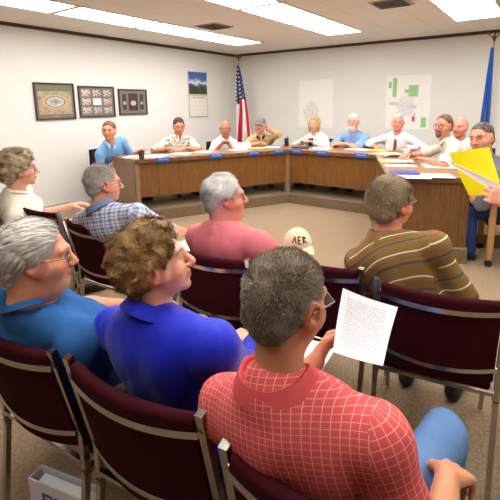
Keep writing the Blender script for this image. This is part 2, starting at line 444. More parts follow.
        if strands:
            st_v, st_f, st_c = strand_mesh(hv, hf, H, Rh, hs, hair, strands, hc, hc2, seed)
            so = mesh_np('hair_strands', st_v, st_f, HAIR, ho); set_col(so, st_c)
    if beard:
        G = Field(); g = lambda c_, r_, k=.012, sub=False: G.ell(T(*c_), V(*r_)*hs, Rh, k*hs, sub)
        if beard[0] == 'full':
            g((0, .052, -.082), (.056, .052, .050)); g((0, .062, -.115), (.036, .035, .03)); g((0, .094, -.050), (.026, .010, .008))
            for s in (-1, 1): g((s*.062, .02, -.04), (.012, .02, .045))

            g((0, .104, -.066), (.014, .012, .006), .005, True)
        else:
            g((0, .078, -.098), (.026, .022, .026)); g((0, .094, -.050), (.027, .008, .006))
            for s in (-1, 1): g((s*.024, .083, -.070), (.007, .010, .024))
        hv, hf = G.mesh(.006); hv = hv+vnormals(hv, hf)*(SNoise(300, 10, 5)(hv)*.0015)[:, None]
        ho = mesh_np('beard', hv, hf, HAIR, root); b1 = np.array(lin(beard[1])); m = np.clip(.5+.3*SNoise(200, 8, 2)(hv), 0, 1)[:, None]; set_col(ho, b1*(.75+.35*m))
    # ---- shirt with sleeves
    armid = None
    if shirt is not None:
        G = Field(); torso(G, .011, .045)
        for nm in 'lr':
            S, E, W, sgn = arms[nm]
            if longsleeve:
                G.cone(S, E, .058*bs, .052*bs, .03); G.cone(E, E+(W-E)*.93, .053*bs, .038*bs, .02)
            else:
                G.cone(S, S+(E-S)*sleeve, .058*bs, .058*bs, .03)
                G.cone(S+(E-S)*sleeve*.8, S+(E-S)*(sleeve+.12), .061*bs, .064*bs, .01)
        if not longsleeve:      # clean cuffs
            for nm in 'lr':
                S, E, W, sgn = arms[nm]; u = unit(E-S); c_ = S+(E-S)*(sleeve+.12)
                G.ell(c_+u*.075*bs, (.080*bs, .080*bs, .070*bs), frame(u), .004, True)
        nk = unit(nb-(C7+fw*.02))
        G.ell(C7+fw*.03+nk*.062, (.056, .060, .042), None, .012, True)
        sv, sf = G.mesh(res); sn = vnormals(sv, sf)
        fz = SNoise(26, 9, seed+20)(sv*V(1, 1, .6)); fz2 = SNoise(60, 9, seed+21)(sv*V(1, 1, .5)); sv = sv+sn*np.clip((fz*.7+fz2*.3)*fold+.001, -.0035, .02)[:, None]
        so = mesh_np('shirt', sv, sf, shirt, root)
        fc = sv[sf].mean(1); dist = lambda a, b: np.linalg.norm(fc-a-np.clip(((fc-a)@(b-a))/((b-a)@(b-a)), 0, 1)[:, None]*(b-a), axis=1)
        aid = np.zeros(len(sf), int); uv = np.zeros((len(sf), 4, 2)); pv = sv[sf]
        rel = pv-P; x = rel@rt; y = rel@fw+.03; z = rel@up
        ang = np.arctan2(x, -y); ang = ang[:, :1]+(ang-ang[:, :1]+pi) % (2*pi)-pi
        uv[..., 0] = x; uv[..., 1] = z+y*.9
        for i, nm in enumerate('lr'):
            S, E, W, sgn = arms[nm]; u = unit(E-S)
            m = (((fc-S)@rt*sgn > .012) | ((fc-S)@u > .10*bs)) & (dist(S, E) < .095*bs) & (dist(S, E) < np.linalg.norm((fc-P)-np.outer((fc-P)@up, up), axis=1)*.75)
            if longsleeve: m |= (dist(E, W) < .075*bs) & ((fc-S)@rt*sgn > -.02)
            Fm = frame(u); r_ = pv[m]-S; a = np.arctan2(r_@Fm[:, 0], r_@Fm[:, 1]); a = a[:, :1]+(a-a[:, :1]+pi) % (2*pi)-pi
            uv[m, :, 0] = a*.058; uv[m, :, 1] = r_@u; aid[m] = i+1
        ul = so.data.uv_layers.new(name='UVMap'); ul.data.foreach_set('uv', uv.reshape(-1).astype(np.float32))
        if collar: make_collar(collar, C7, nk, rt, fw, so, wide*bs, tee)
    # ---- trousers and shoes
    if trousers is not None:
        G = Field(); G.ell(P+V(0, .005, -.01), (.178*fat, .130+belly*.2, .110), k=.05)
        for s in (0, 1): G.cone(hips[s], knees[s], .088*bs, .066*bs, .05); G.cone(knees[s], ank[s]+V(0, 0, .02), .064*bs, .058*bs, .03)
        tv, tf = G.mesh(max(res, .008)); tn = vnormals(tv, tf); tv = tv+tn*(SNoise(30, 9, seed+9)(tv)*.004)[:, None]
        mesh_np('trousers', tv, tf, trousers, root)
    if feet:
        for s in (0, 1):
            G = Field(); a = ank[s]; tdir = unit((toes[s]-a)*V(1, 1, 0))
            G.cone(V(a[0], a[1]-.035, .042), V(*(a[:2]+tdir[:2]*.06), .045), .042, .045, .02); G.cone(V(*(a[:2]+tdir[:2]*.06), .042), V(*(a[:2]+tdir[:2]*.16), .034), .044, .034, .02)
            G.cone(a+V(0, -.01, .02), a+V(0, 0, -.03), .042, .045, .02); G.half((0, 0, .002), (0, 0, -1), .004)
            tv, tf = G.mesh(.008); mesh_np('shoe', tv, tf, shoe or flat('black shoe leather', (38, 34, 32), .4), root)
    if glasses: make_glasses(T, Rh, hs, glasses, root)
    info = dict(root=root, H=H, Rh=Rh, T=T, C7=C7, P=P, sp=sp, up=up, fw=fw, rt=rt, arms=arms, nb=nb, bs=bs, wide=wide)
    if extra: extra(info)
    return root
def frame(u):
    u = unit(u); a = V(0, 0, 1) if abs(u[2]) < .9 else V(1, 0, 0); x = unit(np.cross(a, u)); return np.stack([x, np.cross(u, x), u], 1)
def make_collar(mat, C7, nk, rt, fw, parent, w, tee):
    c0 = C7+fw*.012+nk*(.020 if not tee else .022); X = unit(rt-nk*np.dot(rt, nk)); Y = np.cross(nk, X)
    gap = .02 if tee else .22; N = 40; rows = []
    prof = [(.060, -.012), (.062, .010), (.066, .013), (.071, .006), (.086, -.026)] if not tee else [(.058, -.018), (.061, -.003), (.066, -.001), (.073, -.020)]
    for i in range(N+1):
        a = gap+(2*pi-2*gap)*i/N; fr = cos(a); ring = []
        for j, (r, h_) in enumerate(prof):
            drop = -.055*max(0, fr)**2 if not tee else -.030*(fr*.5+.5)
            tip = -.030*max(0, fr)**6 if (j == len(prof)-1 and not tee) else 0
            rr = r*(1+.06*abs(sin(a))) + (.012*max(0, fr) if not tee else .006*max(0, fr))
            ring.append(c0+X*sin(a)*rr*1.04+Y*cos(a)*rr*1.02+nk*(h_+drop+tip)-Y*0)
        rows.append(ring)
    MB().sheet(rows, .004).build('collar', mat, parent, True, 60)
def make_glasses(T, Rh, hs, mat, root):
    m = MB()
    for s in (-1, 1):
        pts = [T(s*(.0335+.0235*cos(a)), .098-.006*abs(cos(a)), -.003+.017*sin(a)) for a in np.linspace(0, 2*pi, 21)]
        m.tube(pts, .0019*hs, 6, False)
        m.tube([T(s*.057, .094, .006), T(s*.073, .080, .007), T(s*.0845, .02, .006), T(s*.0845, -.008, .004), T(s*.083, -.022, -.012)], .0019*hs, 6)
    m.tube([T(-.010, .098, .002), T(0, .101, .005), T(.010, .098, .002)], .0019*hs, 6)
    g = m.build('eyeglasses', mat, root, True, 0)
    for s in (-1, 1):
        v = [T(s*(.0335+.0232*cos(a)), .0975-.006*abs(cos(a)), -.003+.0167*sin(a)) for a in np.linspace(0, 2*pi, 21)[:-1]]
        mesh_np('lens', v+[p-Rh@V(0, .0012, 0) for p in v], [tuple(range(20)), tuple(range(39, 19, -1))]+[(i, (i+1) % 20, 20+(i+1) % 20, 20+i) for i in range(20)], lens_mat(), g, False)
def lens_mat():
    if 'lens' in _mats: return _mats['lens']
    t = NT('lens'); t.base((.8, .84, .84), .05, 0, .5); t.b.inputs['Alpha'].default_value = .14
    _mats['lens'] = t.m; return t.m
def strand_mesh(hv, hf, H, Rh, hs, style, N, hc, hc2, seed):
    r = np.random.default_rng(seed+50)
    P4 = hv[hf]; fn = np.cross(P4[:, 2]-P4[:, 0], P4[:, 3]-P4[:, 1]); ar = np.linalg.norm(fn, axis=1); fn /= ar[:, None]+1e-12
    cen = P4.mean(1); out = cen-(H+Rh@V(0, -.015, .02)*hs); out /= np.linalg.norm(out, axis=1, keepdims=True)
    w = ar*((fn*out).sum(1) > .35); w /= w.sum(); pick = r.choice(len(hf), N, p=w)
    b = r.random((N, 2, 1)); root = (P4[pick, 0]*(1-b[:, 0])+P4[pick, 1]*b[:, 0])*(1-b[:, 1])+(P4[pick, 3]*(1-b[:, 0])+P4[pick, 2]*b[:, 0])*b[:, 1]
    n = fn[pick]*.5+out[pick]*.5; n /= np.linalg.norm(n, axis=1, keepdims=True)
    q = (root-H)@Rh/hs
    if style == 'crew': L, seg, wd, comb, curl = .008, 2, .0008, .7, .25
    elif style == 'short': L, seg, wd, comb, curl = .024, 3, .0011, 1.1, .3
    elif style == 'combed': L, seg, wd, comb, curl = .055, 4, .0012, 2.6, .25
    elif style in ('curly', 'puffy'): L, seg, wd, comb, curl = .021, 5, .0012, 1.0, .8
    else: L, seg, wd, comb, curl = .10, 4, .0012, 2.5, .2
    # combing: back from the forehead, down the sides and nape
    top = np.clip((q[:, 2]-.02)/.06, 0, 1)[:, None]
    if style in ('crew',): flow = V(0, .6, .2)*top+V(0, -.3, -1)*(1-top)
    elif style == 'short': flow = V(.35, .25, 0)*top+V(0, -.45, -1)*(1-top)
    elif style == 'combed': flow = V(.25, -1, .0)*top+V(0, -.8, -.8)*(1-top)
    elif style in ('curly', 'puffy'): flow = V(.2, -.5, .1)*top+V(0, -.5, -.6)*(1-top)
    else: flow = V(0, -.3, -.4)*top+V(0, 0, -1)*(1-top)
    flow = flow@Rh.T; flow = flow-n*(flow*n).sum(1, keepdims=True)
    flow = flow/(np.linalg.norm(flow, axis=1, keepdims=True)+1e-6)
    nz = [SNoise(70, 8, seed+60+i) for i in range(3)]; jit = np.stack([z(root) for z in nz], 1)*curl+r.normal(size=(N, 3))*.28
    d = n*1.0+flow*comb+jit; d /= np.linalg.norm(d, axis=1, keepdims=True)
    ln = L*hs*r.uniform(.6, 1.25, (N, 1)); sd = np.cross(d, n); sd /= np.linalg.norm(sd, axis=1, keepdims=True)+1e-6
    bad = r.normal(size=(N, 3)); sd = np.where(np.linalg.norm(np.cross(d, n), axis=1, keepdims=True) < .2, np.cross(d, bad)/(np.linalg.norm(np.cross(d, bad), axis=1, keepdims=True)+1e-6), sd)
    pts = [root-n*.001]; dd = d.copy()
    for i in range(seg):
        pts.append(pts[-1]+dd*ln/seg)
        if style in ('curly', 'puffy'):
            turn = np.stack([z(pts[-1]*1.7) for z in nz], 1)*.9; dd = dd+turn*.7-n*.25+V(0, 0, -.12)
        elif style == 'crew': dd = dd+r.normal(size=(N, 3))*.08
        else: dd = dd-n*.42+flow*.15+V(0, 0, -.06)
        dd /= np.linalg.norm(dd, axis=1, keepdims=True)
    vs = []; 
    for i, p in enumerate(pts):
        wv = wd*hs*(1-.75*(i/seg)**2); vs += [p-sd*wv, p+sd*wv]
    m = 2*(seg+1); v = np.stack(vs, 1).reshape(-1, 3); base = (np.arange(N)*m)[:, None]
    f = np.concatenate([base+np.array([2*i, 2*i+1, 2*i+3, 2*i+2]) for i in range(seg)], 0)
    mixv = np.clip(.5+.30*SNoise(45, 8, seed+4)(root)+r.normal(size=N)*.22, 0, 1)[:, None]
    c = np.repeat(hc*(1-mixv)+hc2*mixv, m, axis=0)
    return v, f, c

# ------------------------------------------------------------------ materials of the place
M_wall = NT('painted wall'); _o = M_wall.obj()
M_wall.base(M_wall.mix(M_wall.noise(1.5, 3, _o), lin((224, 222, 216)), lin((232, 230, 225))), .85, 0, .2); M_wall.bump(M_wall.noise(160, 2, _o), .05, .003); M_wall = M_wall.m
def carpet(name, c):
    t = NT(name); o = t.obj(); c = lin(c)
    sp = t.noise(60, 4, o, .75); b = t.noise(3, 3, o); f = t.noise(210, 2, o, .7)
    col = t.ramp(sp, [(.30, tuple(x*.48 for x in c)), (.50, c), (.70, tuple(min(1, x*1.55) for x in c))])
    col = t.mix(t.math('MULTIPLY', b, .3), col, tuple(x*.75 for x in c))
    col = t.mix(t.ramp(f, [(.42, (.5, .5, .5)), (.58, (0, 0, 0))]), col, tuple(x*.5 for x in c))
    t.base(col, .97, 0, .05); t.b.inputs['Sheen Weight'].default_value = .35; t.b.inputs['Sheen Roughness'].default_value = .4; t.b.inputs['Sheen Tint'].default_value = (*lin((226, 200, 165)), 1); t.bump(t.noise(300, 2, o), .8, .008); return t.m
M_carpet = carpet('tan carpet', (160, 138, 112)); M_carpet2 = carpet('platform carpet', (132, 112, 88))
def ceiling_mat():
    t = NT('ceiling tiles'); o = t.obj(); x, y, z = t.sep(o)
    gx = t.band(t.math('ADD', x, 10.0), .64, 0, .020); gy = t.band(t.math('ADD', y, 10.0), 1.255, 0, .010)
    g = t.math('MAXIMUM', gx, gy)
    c = t.mix(t.noise(90, 3, o), lin((240, 232, 220)), lin((246, 239, 229)))
    c = t.mix(t.math('MULTIPLY', g, .22), c, lin((150, 140, 125)))
    t.base(c, .9, 0, .1); t.bump(t.noise(120, 3, o), .15, .004); return t.m
M_ceil = ceiling_mat()
M_trim = flat('dark trim', (74, 58, 44), .5)
M_base = flat('base cove', (190, 184, 172), .6)
M_chrome = metal('chrome', (184, 180, 172), .20)
M_burg = fabric('burgundy upholstery', (58, 15, 23), .92, .15, 700, .08, .0)
M_walnut = wood('walnut panel', (140, 92, 40), (88, 54, 20), .31)
M_walnut2 = wood('plank panel', (128, 90, 48), (84, 55, 27), .155)
M_top = wood('table top laminate', (158, 118, 80), (128, 92, 60), 0, 'x', .3)
M_edge = wood('table edge', (120, 84, 56), (92, 62, 40), 0, 'x', .4)
M_side = wood('pale end panel', (150, 122, 94), (128, 100, 76), 0, 'z', .45)
M_black = flat('black plastic', (30, 29, 30), .45)
M_blackfab = fabric('black upholstery', (34, 34, 37), .9)
M_paper = flat('white paper', (232, 231, 229), .7, 0, .2, .01)
M_brass = metal('brass', (190, 150, 70), .3)
M_brown = flat('brown plastic cup', (92, 62, 44), .4)
M_blue = flat('blue plastic', (40, 92, 176), .4)

# ------------------------------------------------------------------ the room
XW, YW, CZ = -6.25, 8.0, 2.73
XE, YS = 3.6, -2.6
def struct(name, mb, mat, parent=None):
    o = mb.build(name, mat, parent)
    if parent is None: o['kind'] = 'structure'
    return o
struct('floor', MB().box(((XW+XE)/2, (YS+YW)/2, -.05), (XE-XW+.4, YW-YS+.4, .1)), M_carpet)
struct('ceiling', MB().box(((XW+XE)/2, (YS+YW)/2, CZ+.05), (XE-XW+.4, YW-YS+.4, .1)), M_ceil)
struct('wall_left', MB().box((XW-.1, (YS+YW)/2, CZ/2), (.2, YW-YS+.4, CZ)), M_wall)
struct('wall_back', MB().box(((XW+XE)/2, YW+.1, CZ/2), (XE-XW, .2, CZ)), M_wall)
struct('wall_right', MB().box((XE+.1, (YS+YW)/2, CZ/2), (.2, YW-YS+.4, CZ)), M_wall)
struct('wall_front', MB().box(((XW+XE)/2, YS-.1, CZ/2), (XE-XW, .2, CZ)), wood('added dark rear panelling', (150, 112, 74), (112, 80, 50), .4))  # unseen wall; its brown panelling is made up to cut bounced light
struct('trim_1', MB().box((XW+.012, (YS+YW)/2, CZ-.024), (.024, YW-YS, .048)), M_trim)
struct('trim_2', MB().box(((XW+XE)/2, YW-.012, CZ-.024), (XE-XW-.05, .024, .048)), M_trim)
struct('baseboard_left', MB().box((XW+.008, 0.5, .05), (.016, 6.2, .1)), M_base)
# council tables: a splayed horseshoe; inner front edges
A0, A1 = V(-4.62, 3.66), V(-3.48, 5.82)
B0, B1 = A1, V(-2.03, 5.80)
C0, C1 = B1, V(-1.32, 4.16)
TZ, PZ = .87, .15
def wing_frame(p, q):
    d = unit(q-p); n = V(-d[1], d[0]); return d, n
dA, nA = wing_frame(A0, A1); dB, nB = wing_frame(B0, B1); dC, nC = wing_frame(C0, C1)
def meet(p, d, q, e):
    t = np.linalg.solve(np.array([d, -e]).T, q-p); return p+d*t[0]
W_ = .74
mAB = meet(A0+nA*W_, dA, B0+nB*W_, dB); mBC = meet(B0+nB*W_, dB, C0+nC*W_, dC)
# raised platform under the tables, its carpeted riser follows the front edges
e_ = .06
pf = [tuple(A0-dA*.25-nA*e_), tuple(meet(A0-nA*e_, dA, B0-nB*e_, dB)), tuple(meet(B0-nB*e_, dB, C0-nC*e_, dC)), tuple(C1+dC*.05-nC*e_), tuple(C1+dC*.05+nC*.79), (-.70, 4.98), (.3, 5.4), (XE-.01, 5.5), (XE-.01, YW-.01), (XW+.01, YW-.01), (XW+.01, 4.05)]
struct('council_platform', MB().prism(pf, .001, PZ), M_carpet2)

def table(label, p, q, q_out, p_out, d, n, ends, walnut=M_walnut):
    ang = atan2(d[1], d[0]); root = empty('council_table', (p[0], p[1], PZ), ang, label, 'table', 'tables of the council horseshoe')
    R = Rz(-ang)[:2, :2]; L = lambda w: R@(np.asarray(w)-p)
    ln = np.linalg.norm(q-p); t0, t1 = TZ-PZ-.03, TZ-PZ
    top = [tuple(L(p)), tuple(L(q)), tuple(L(q_out)), tuple(L(p_out))]
    MB().prism(top, t0, t1).build('tabletop', M_top, root)
    MB().box((ln/2, -.006, t1-.0275), (ln-.004, .012, .054), .004).build('front_edge', M_edge, root)
    MB().box((ln/2, .045, (t0+.20)/2), (ln+.03, .022, t0-.20), .002).build('front_panel', walnut, root)
    MB().box((ln/2, .044, .192), (ln+.03, .03, .018)).build('panel_rail', M_edge, root)
    for x in ((.03 if label[0] == 'l' else .0,) if 0 in ends else ())+((ln,) if 1 in ends and label[0] == 'l' else ()):
        MB().box((x, .045, t0/2), (.05 if 0 < x < .1 else .085, .05, t0), .003).build('post', M_side, root)
    for x, w in ((ln*.5, W_-.06),):
        MB().box((x, W_-.06, t0/2), (.05, .05, t0), .003).build('rear_leg', M_black, root)
    return root, L
tA, LA = table('left wing of the council table with a pale left end panel, below the calendar', A0, A1, mAB, A0+V(-.985, .17)*.68, dA, nA, (0, 1))
tB, LB = table('middle table of the council horseshoe, in front of the bearded man in blue', B0, B1, mBC, mAB, dB, nB, (1,))
tC, LC = table('right wing of the council table with a full plank end panel facing the room', C0, C1, C1+nC*.80, mBC, dC, nC, (0,))
t0 = TZ-PZ-.03
ep = LA(A0+V(-.985, .17)*.66); o = MB().box((0, 0, 0), (.64, .024, t0), .002).build('end_panel', M_side, tA); o.location = (ep[0]*.5+.014, ep[1]*.5, t0/2); o.rotation_euler = (0, 0, atan2(ep[1], ep[0]))
lnC = np.linalg.norm(C1-C0)
o = MB().box((0, 0, 0), (.78, .03, t0), .002).build('end_panel', M_walnut2, tC); o.location = (lnC-.035, .40, t0/2); o.rotation_euler = (0, 0, -pi/2)
MB().box((lnC+.006, .40, TZ-PZ-.0275), (.012, .80, .054), .004).build('end_edge', M_edge, tC)

# ------------------------------------------------------------------ ceiling fixtures
M_diff = emis('lit diffuser', (255, 252, 248), 11.8)
M_tbar = flat('white painted metal', (225, 220, 210), .5)
def troffer(x, y, label):
    r = empty('ceiling_light', (x, y, CZ), 0, label, 'ceiling light', 'fluorescent ceiling panels')
    m = MB()
    for sx in (-1, 1): m.box((sx*.300, 0, -.006), (.020, 1.248, .012))
    for sy in (-1, 1): m.box((0, sy*.606, -.006), (.58, .036, .012))
    m.build('frame', M_tbar, r)
    MB().box((0, 0, -.003), (.58, 1.176, .006)).build('diffuser', M_diff, r)
strips = [(-4.91, 'beside the calendar wall'), (-2.96, 'above the left table wing'), (-.98, 'above the right table wing'), (1.0, 'nearest the right wall')]
nth = ['first', 'second', 'third', 'fourth', 'fifth', 'sixth', 'seventh']
for x, w in strips:
    for k in range(6 if x == -.98 else 5 if x > -2 else 4):
        troffer(x, 6.14-k*1.25, 'lit ceiling panel, %s from the far wall in the strip %s' % (nth[k], w))
for x, y, a, w in ((-4.25, 4.95, .42, 'between the wall strip and the middle strip of lights'), (-1.68, 5.12, .42, 'near the right strip of lights')):
    r = empty('ceiling_vent', (x, y, CZ), 0, 'square dark ceiling vent '+w, 'air vent', 'ceiling air vents')
    MB().box((0, 0, -.004), (a, a, .008)).build('frame', flat('vent frame', (170, 158, 140), .5), r)
    MB().box((0, 0, -.010), (a*.80, a*.80, .004)).build('grille', flat('vent dark', (34, 30, 26), .7), r)
    for k in range(4):
        m = MB(); s_ = a*.8*(1-.24*k)/2
        for sx, sy in ((1, 0), (-1, 0), (0, 1), (0, -1)):
            m.box((sx*s_, sy*s_, -.014), (.010 if sx else 2*s_, .010 if sy else 2*s_, .008))
        m.build('louvre', flat('vent louvre', (110, 100, 88), .5), r)

# ------------------------------------------------------------------ things on the walls
M_gray = flat('gray mat board', (118, 112, 108), .7); M_frame = flat('dark wood frame', (62, 50, 44), .4)
def aerial():
    t = NT('aerial photo'); o = t.obj(); x, y, z = t.sep(o)
    r = t.math('SQRT', t.math('ADD', t.math('POWER', t.math('DIVIDE', y, .19), 2.), t.math('POWER', t.math('DIVIDE', t.math('ADD', z, .02), .10), 2.)))
    nz = t.noise(14, 4, o)
    g = t.ramp(nz, [(.35, lin((150, 140, 118))), (.5, lin((190, 160, 130))), (.68, lin((128, 132, 96)))])
    ring = t.ramp(r, [(.0, lin((120, 120, 112))), (.70, lin((196, 190, 180))), (.78, lin((90, 96, 70))), (.95, lin((205, 180, 150))), (1., lin((205, 180, 150)))])
    bl = t.n('ShaderNodeTexVoronoi'); bl.inputs['Scale'].default_value = 26; t.l(o, bl.inputs['Vector'])
    ring = t.mix(t.math('MULTIPLY', t.math('LESS_THAN', bl.outputs['Distance'], .24), t.math('LESS_THAN', r, .66)), ring, lin((236, 234, 230)))
    c = t.mix(t.math('LESS_THAN', r, 1.), g, ring)
    c = t.mix(t.math('GREATER_THAN', z, .135), c, lin((112, 120, 84)))
    return t.base(c, .35)
def photo_mat(name, a, b, sc):
    t = NT(name); o = t.obj(); n1 = t.noise(sc, 3, o)
    return t.base(t.ramp(n1, [(.35, lin(a)), (.5, lin((214, 200, 188))), (.66, lin(b))]), .35)
def picture(name, label, yc, zc, w, h):
    r = empty('framed_picture', (XW, yc, zc), 0, label, 'picture', 'framed pictures on the wall')
    m = MB(); b = .022
    for s in (-1, 1):
        m.box((.016, s*(w/2-b/2), 0), (.03, b, h), .003); m.box((.016, 0, s*(h/2-b/2)), (.03, w-2*b, b), .003)
    m.build('frame', M_frame, r)
    MB().box((.008, 0, 0), (.012, w-2*b, h-2*b)).build('mat_board', M_gray, r)
    return r
def pane(r, y, z, w, h, mat, name='photo', lift=.0):
    o = MB().box((0, 0, 0), (.003, w, h)).build(name, mat, r); o.location = (.0156+lift, y, z); return o
r = picture('a', 'framed aerial photograph of a ring-shaped settlement, the widest of three pictures on the wall', 3.54, 1.672, .63, .545)
pane(r, 0, .012, .52, .41, aerial()); pane(r, 0, -.222, .10, .022, M_brass, 'plaque')
r = picture('b', 'framed gray mat with nine small photographs in three rows', 4.26, 1.665, .67, .50)
for i in range(3):
    for j in range(3):
        k = i*3+j; mid = (i == 1 and j == 1)
        pane(r, (j-1)*.198, (1-i)*.138, .150, .105, M_paper if mid else photo_mat('group photo %d' % k, [(70, 46, 42), (60, 60, 70), (96, 52, 44)][k % 3], [(120, 70, 60), (150, 150, 140), (90, 60, 56)][(k+1) % 3], 22+k))
r = picture('c', 'framed gray mat with three dark panels and red emblems, smallest of three pictures', 4.99, 1.66, .62, .445)
for y, w, h in ((-.19, .075, .27), (0, .20, .30), (.19, .075, .27)):
    o = pane(r, y, 0, w, h, flat('dark panel', (64, 52, 50), .4), 'dark_panel')
    e = MB().lathe([(.001, 0), (.06 if w > .1 else .030, 0), (.06 if w > .1 else .030, .003), (.001, .003)], n=24).build('emblem', photo_mat('red emblem %.1f' % y, (170, 70, 60), (205, 110, 90), 30), r)
    e.rotation_euler = (0, pi/2, 0); e.location = (.0166, y, -.02); e.scale = (.75, 1, 1) if w > .1 else (1, .8, 1)
# calendar
def mountain():
    t = NT('mountain print'); o = t.obj(); x, y, z = t.sep(o)
    n1 = t.noise(6, 6, o, .65)
    rd = t.math('ADD', z, t.math('MULTIPLY', t.math('SUBTRACT', n1, .5), .34))
    c = t.ramp(t.math('ADD', t.math('MULTIPLY', rd, 2.0), .5), [(.0, lin((44, 58, 44))), (.38, lin((60, 70, 62))), (.46, lin((96, 108, 120))), (.56, lin((226, 232, 242))), (.66, lin((128, 150, 196))), (.72, lin((70, 108, 180))), (1., lin((54, 92, 172)))])
    return t.base(c, .4)
def cal_grid():
    t = NT('calendar days'); o = t.obj(); x, y, z = t.sep(o)
    g = t.math('MAXIMUM', t.band(t.math('ADD', y, 1.), .078, 0, .05), t.band(t.math('ADD', z, 1.), .078, 0, .05))
    d = t.math('MULTIPLY', t.band(t.math('ADD', y, 1.), .078, .12, .34), t.band(t.math('ADD', z, 1.), .078, .62, .86))
    return t.base(t.mix(t.math('MULTIPLY', t.math('MAXIMUM', g, t.math('MULTIPLY', d, .8)), .30), lin((232, 226, 216)), lin((120, 112, 110))), .6)
r = empty('wall_calendar', (XW, 6.70, 1.80), 0, 'hanging wall calendar with a snowy mountain picture above a month sheet', 'calendar')
MB().box((.006, 0, 0), (.01, .58, .94), .002).build('backing', flat('calendar card', (182, 178, 176), .6), r)
o = MB().box((0, 0, 0), (.004, .54, .44)).build('mountain_picture', mountain(), r); o.location = (.0125, 0, .225)
o = MB().box((0, 0, 0), (.004, .54, .42)).build('month_sheet', cal_grid(), r); o.location = (.0125, 0, -.235)
MB().box((.0125, 0, .005), (.005, .54, .026)).build('heading_strip', flat('calendar heading', (206, 186, 150), .6), r)
m = MB()
for k in range(14): m.box((.0135, -.2+k*.031+(.008 if k % 3 else 0), -.052), (.005, .016 if k % 4 else .008, .020))
m.build('heading_letters', flat('letter ink', (96, 90, 88), .6), r)
MB().box((.012, 0, .458), (.014, .56, .022)).build('top_strip', flat('calendar top strip', (70, 92, 160), .5), r)
# two town maps on the back wall
def map_mat(seed):
    t = NT('map paper %d' % seed); o = t.obj(); x, y, z = t.sep(o)
    a = t.band(t.math('ADD', x, 2.+seed*.01), .055, 0, .06); b = t.band(t.math('ADD', z, 2.), .062, 0, .06)
    c2 = t.math('MULTIPLY', t.math('MAXIMUM', a, b), t.ramp(t.noise(7, 3, o), [(.45, (0, 0, 0)), (.56, (1, 1, 1))]))
    r_ = t.math('SQRT', t.math('ADD', t.math('POWER', t.math('DIVIDE', t.math('ADD', x, .10 if seed == 1 else .03), .20), 2.), t.math('POWER', t.math('DIVIDE', t.math('ADD', z, .17 if seed == 1 else .06), .24), 2.)))
    town = t.math('MULTIPLY', t.math('LESS_THAN', t.math('ADD', r_, t.noise(12, 3, o)), 1.35), .26)
    c = t.mix(t.math('MULTIPLY', c2, .16), lin((240, 238, 233)), lin((120, 120, 118)))
    return t.base(t.mix(t.math('MULTIPLY', town, t.ramp(t.noise(34, 2, o), [(.4, (1, 1, 1)), (.6, (.2, .2, .2))])), c, lin((110, 112, 116))), .6)
def wall_map(x, z, w, h, seed, label):
    r = empty('wall_map', (x, YW, z), 0, label, 'map')
    P = [[(-w/2+w*i/8, -.006-.004*sin(i*.9)*abs(j-3)/3, -h/2+h*j/6) for j in range(7)] for i in range(9)]
    MB().sheet(P, .002).build('sheet', map_mat(seed), r)
    for sx in (-1, 1):
        for sz in (-1, 1): MB().box((sx*(w/2-.015), -.013, sz*(h/2-.015)), (.03, .003, .03)).build('tape', M_paper, r)
    return r
wall_map(-4.13, 1.59, .80, .98, 1, 'faint gray town map sheet taped to the wall behind the blonde woman')
r = wall_map(-2.24, 1.60, .80, .98, 2, 'town map with bright green patches and one magenta spot on the back wall')
M_green = flat('map green', (150, 200, 140), .6); 
for x, z, w, h in ((-.245, .27, .075, .34), (-.335, .32, .06, .11), (.095, .205, .16, .20), (-.02, .20, .08, .06), (.30, -.36, .09, .18)):
    MB().box((x, -.014, z), (w, .003, h)).build('green_patch', M_green, r)
MB().box((.12, -.0145, -.30), (.05, .003, .085)).build('magenta_spot', flat('map magenta', (214, 70, 120), .6), r)
for x, z, w in ((-.26, -.02, .16), (.10, -.08, .12), (.13, -.22, .05)): MB().box((x, -.014, z), (w, .003, .05)).build('gray_block', flat('map gray', (205, 205, 208), .6), r)

# ------------------------------------------------------------------ flags on poles with eagle finials
def flag(label, x, y, z0, uvmat, w, drop, emblem=None, lean=.16):
    r = empty('flag_on_pole', (x, y, z0), 0, label, 'flag')
    MB().lathe([(.001, 0), (.14, 0), (.14, .02), (.06, .05), (.03, .09), (.001, .09)]).build('base', M_brass, r)
    zt = 2.50-z0
    MB().tube([(0, 0, .06), (0, 0, zt)], .014, 12).build('pole', M_brass, r)
    fm = MB(); fm.lathe([(.001, 0), (.022, .01), (.012, .03), (.03, .05), (.02, .075), (.001, .08)], (0, 0, zt), 12)
    for s in (-1, 1):
        fm.sheet([[(s*(.015+.085*i/4), .01*sin(i), zt+.075+.075*i/4-.045*j/3*(1-.2*i/4)) for j in range(4)] for i in range(5)], .012)
    fm.tube([(0, 0, zt+.05), (0, -.005, zt+.10), (.012, -.03, zt+.125)], [.022, .018, .008], 8)
    fm.build('eagle_finial', metal('old brass', (128, 104, 66), .35), r, True)
    # draped cloth: narrow at the top, gathered folds spreading towards the hem
    nu, nv = 61, 30; P = np.zeros((nu, nv, 3)); UV = np.zeros((nu, nv, 2))
    for i in range(nu):
        u = i/(nu-1)
        for j in range(nv):
            v = j/(nv-1); s_ = .035+w*(v**.75)
            ph = u*2*pi*3.2
            xx = -.02+(u-.30)*s_+lean*v*.3; amp = .012+.055*v
            P[i, j] = (xx, -.02-.02*v+amp*sin(ph+.6*v)*.8-.012*cos(ph*2.3+2*v), zt-.09-drop*v*(1-.06*sin(ph*.5+1))-.06*(1-v)*u*0-.10*u*v)
    m = MB().sheet(P, .004); o = m.build('cloth', uvmat, r, True, 0)
    return r, P
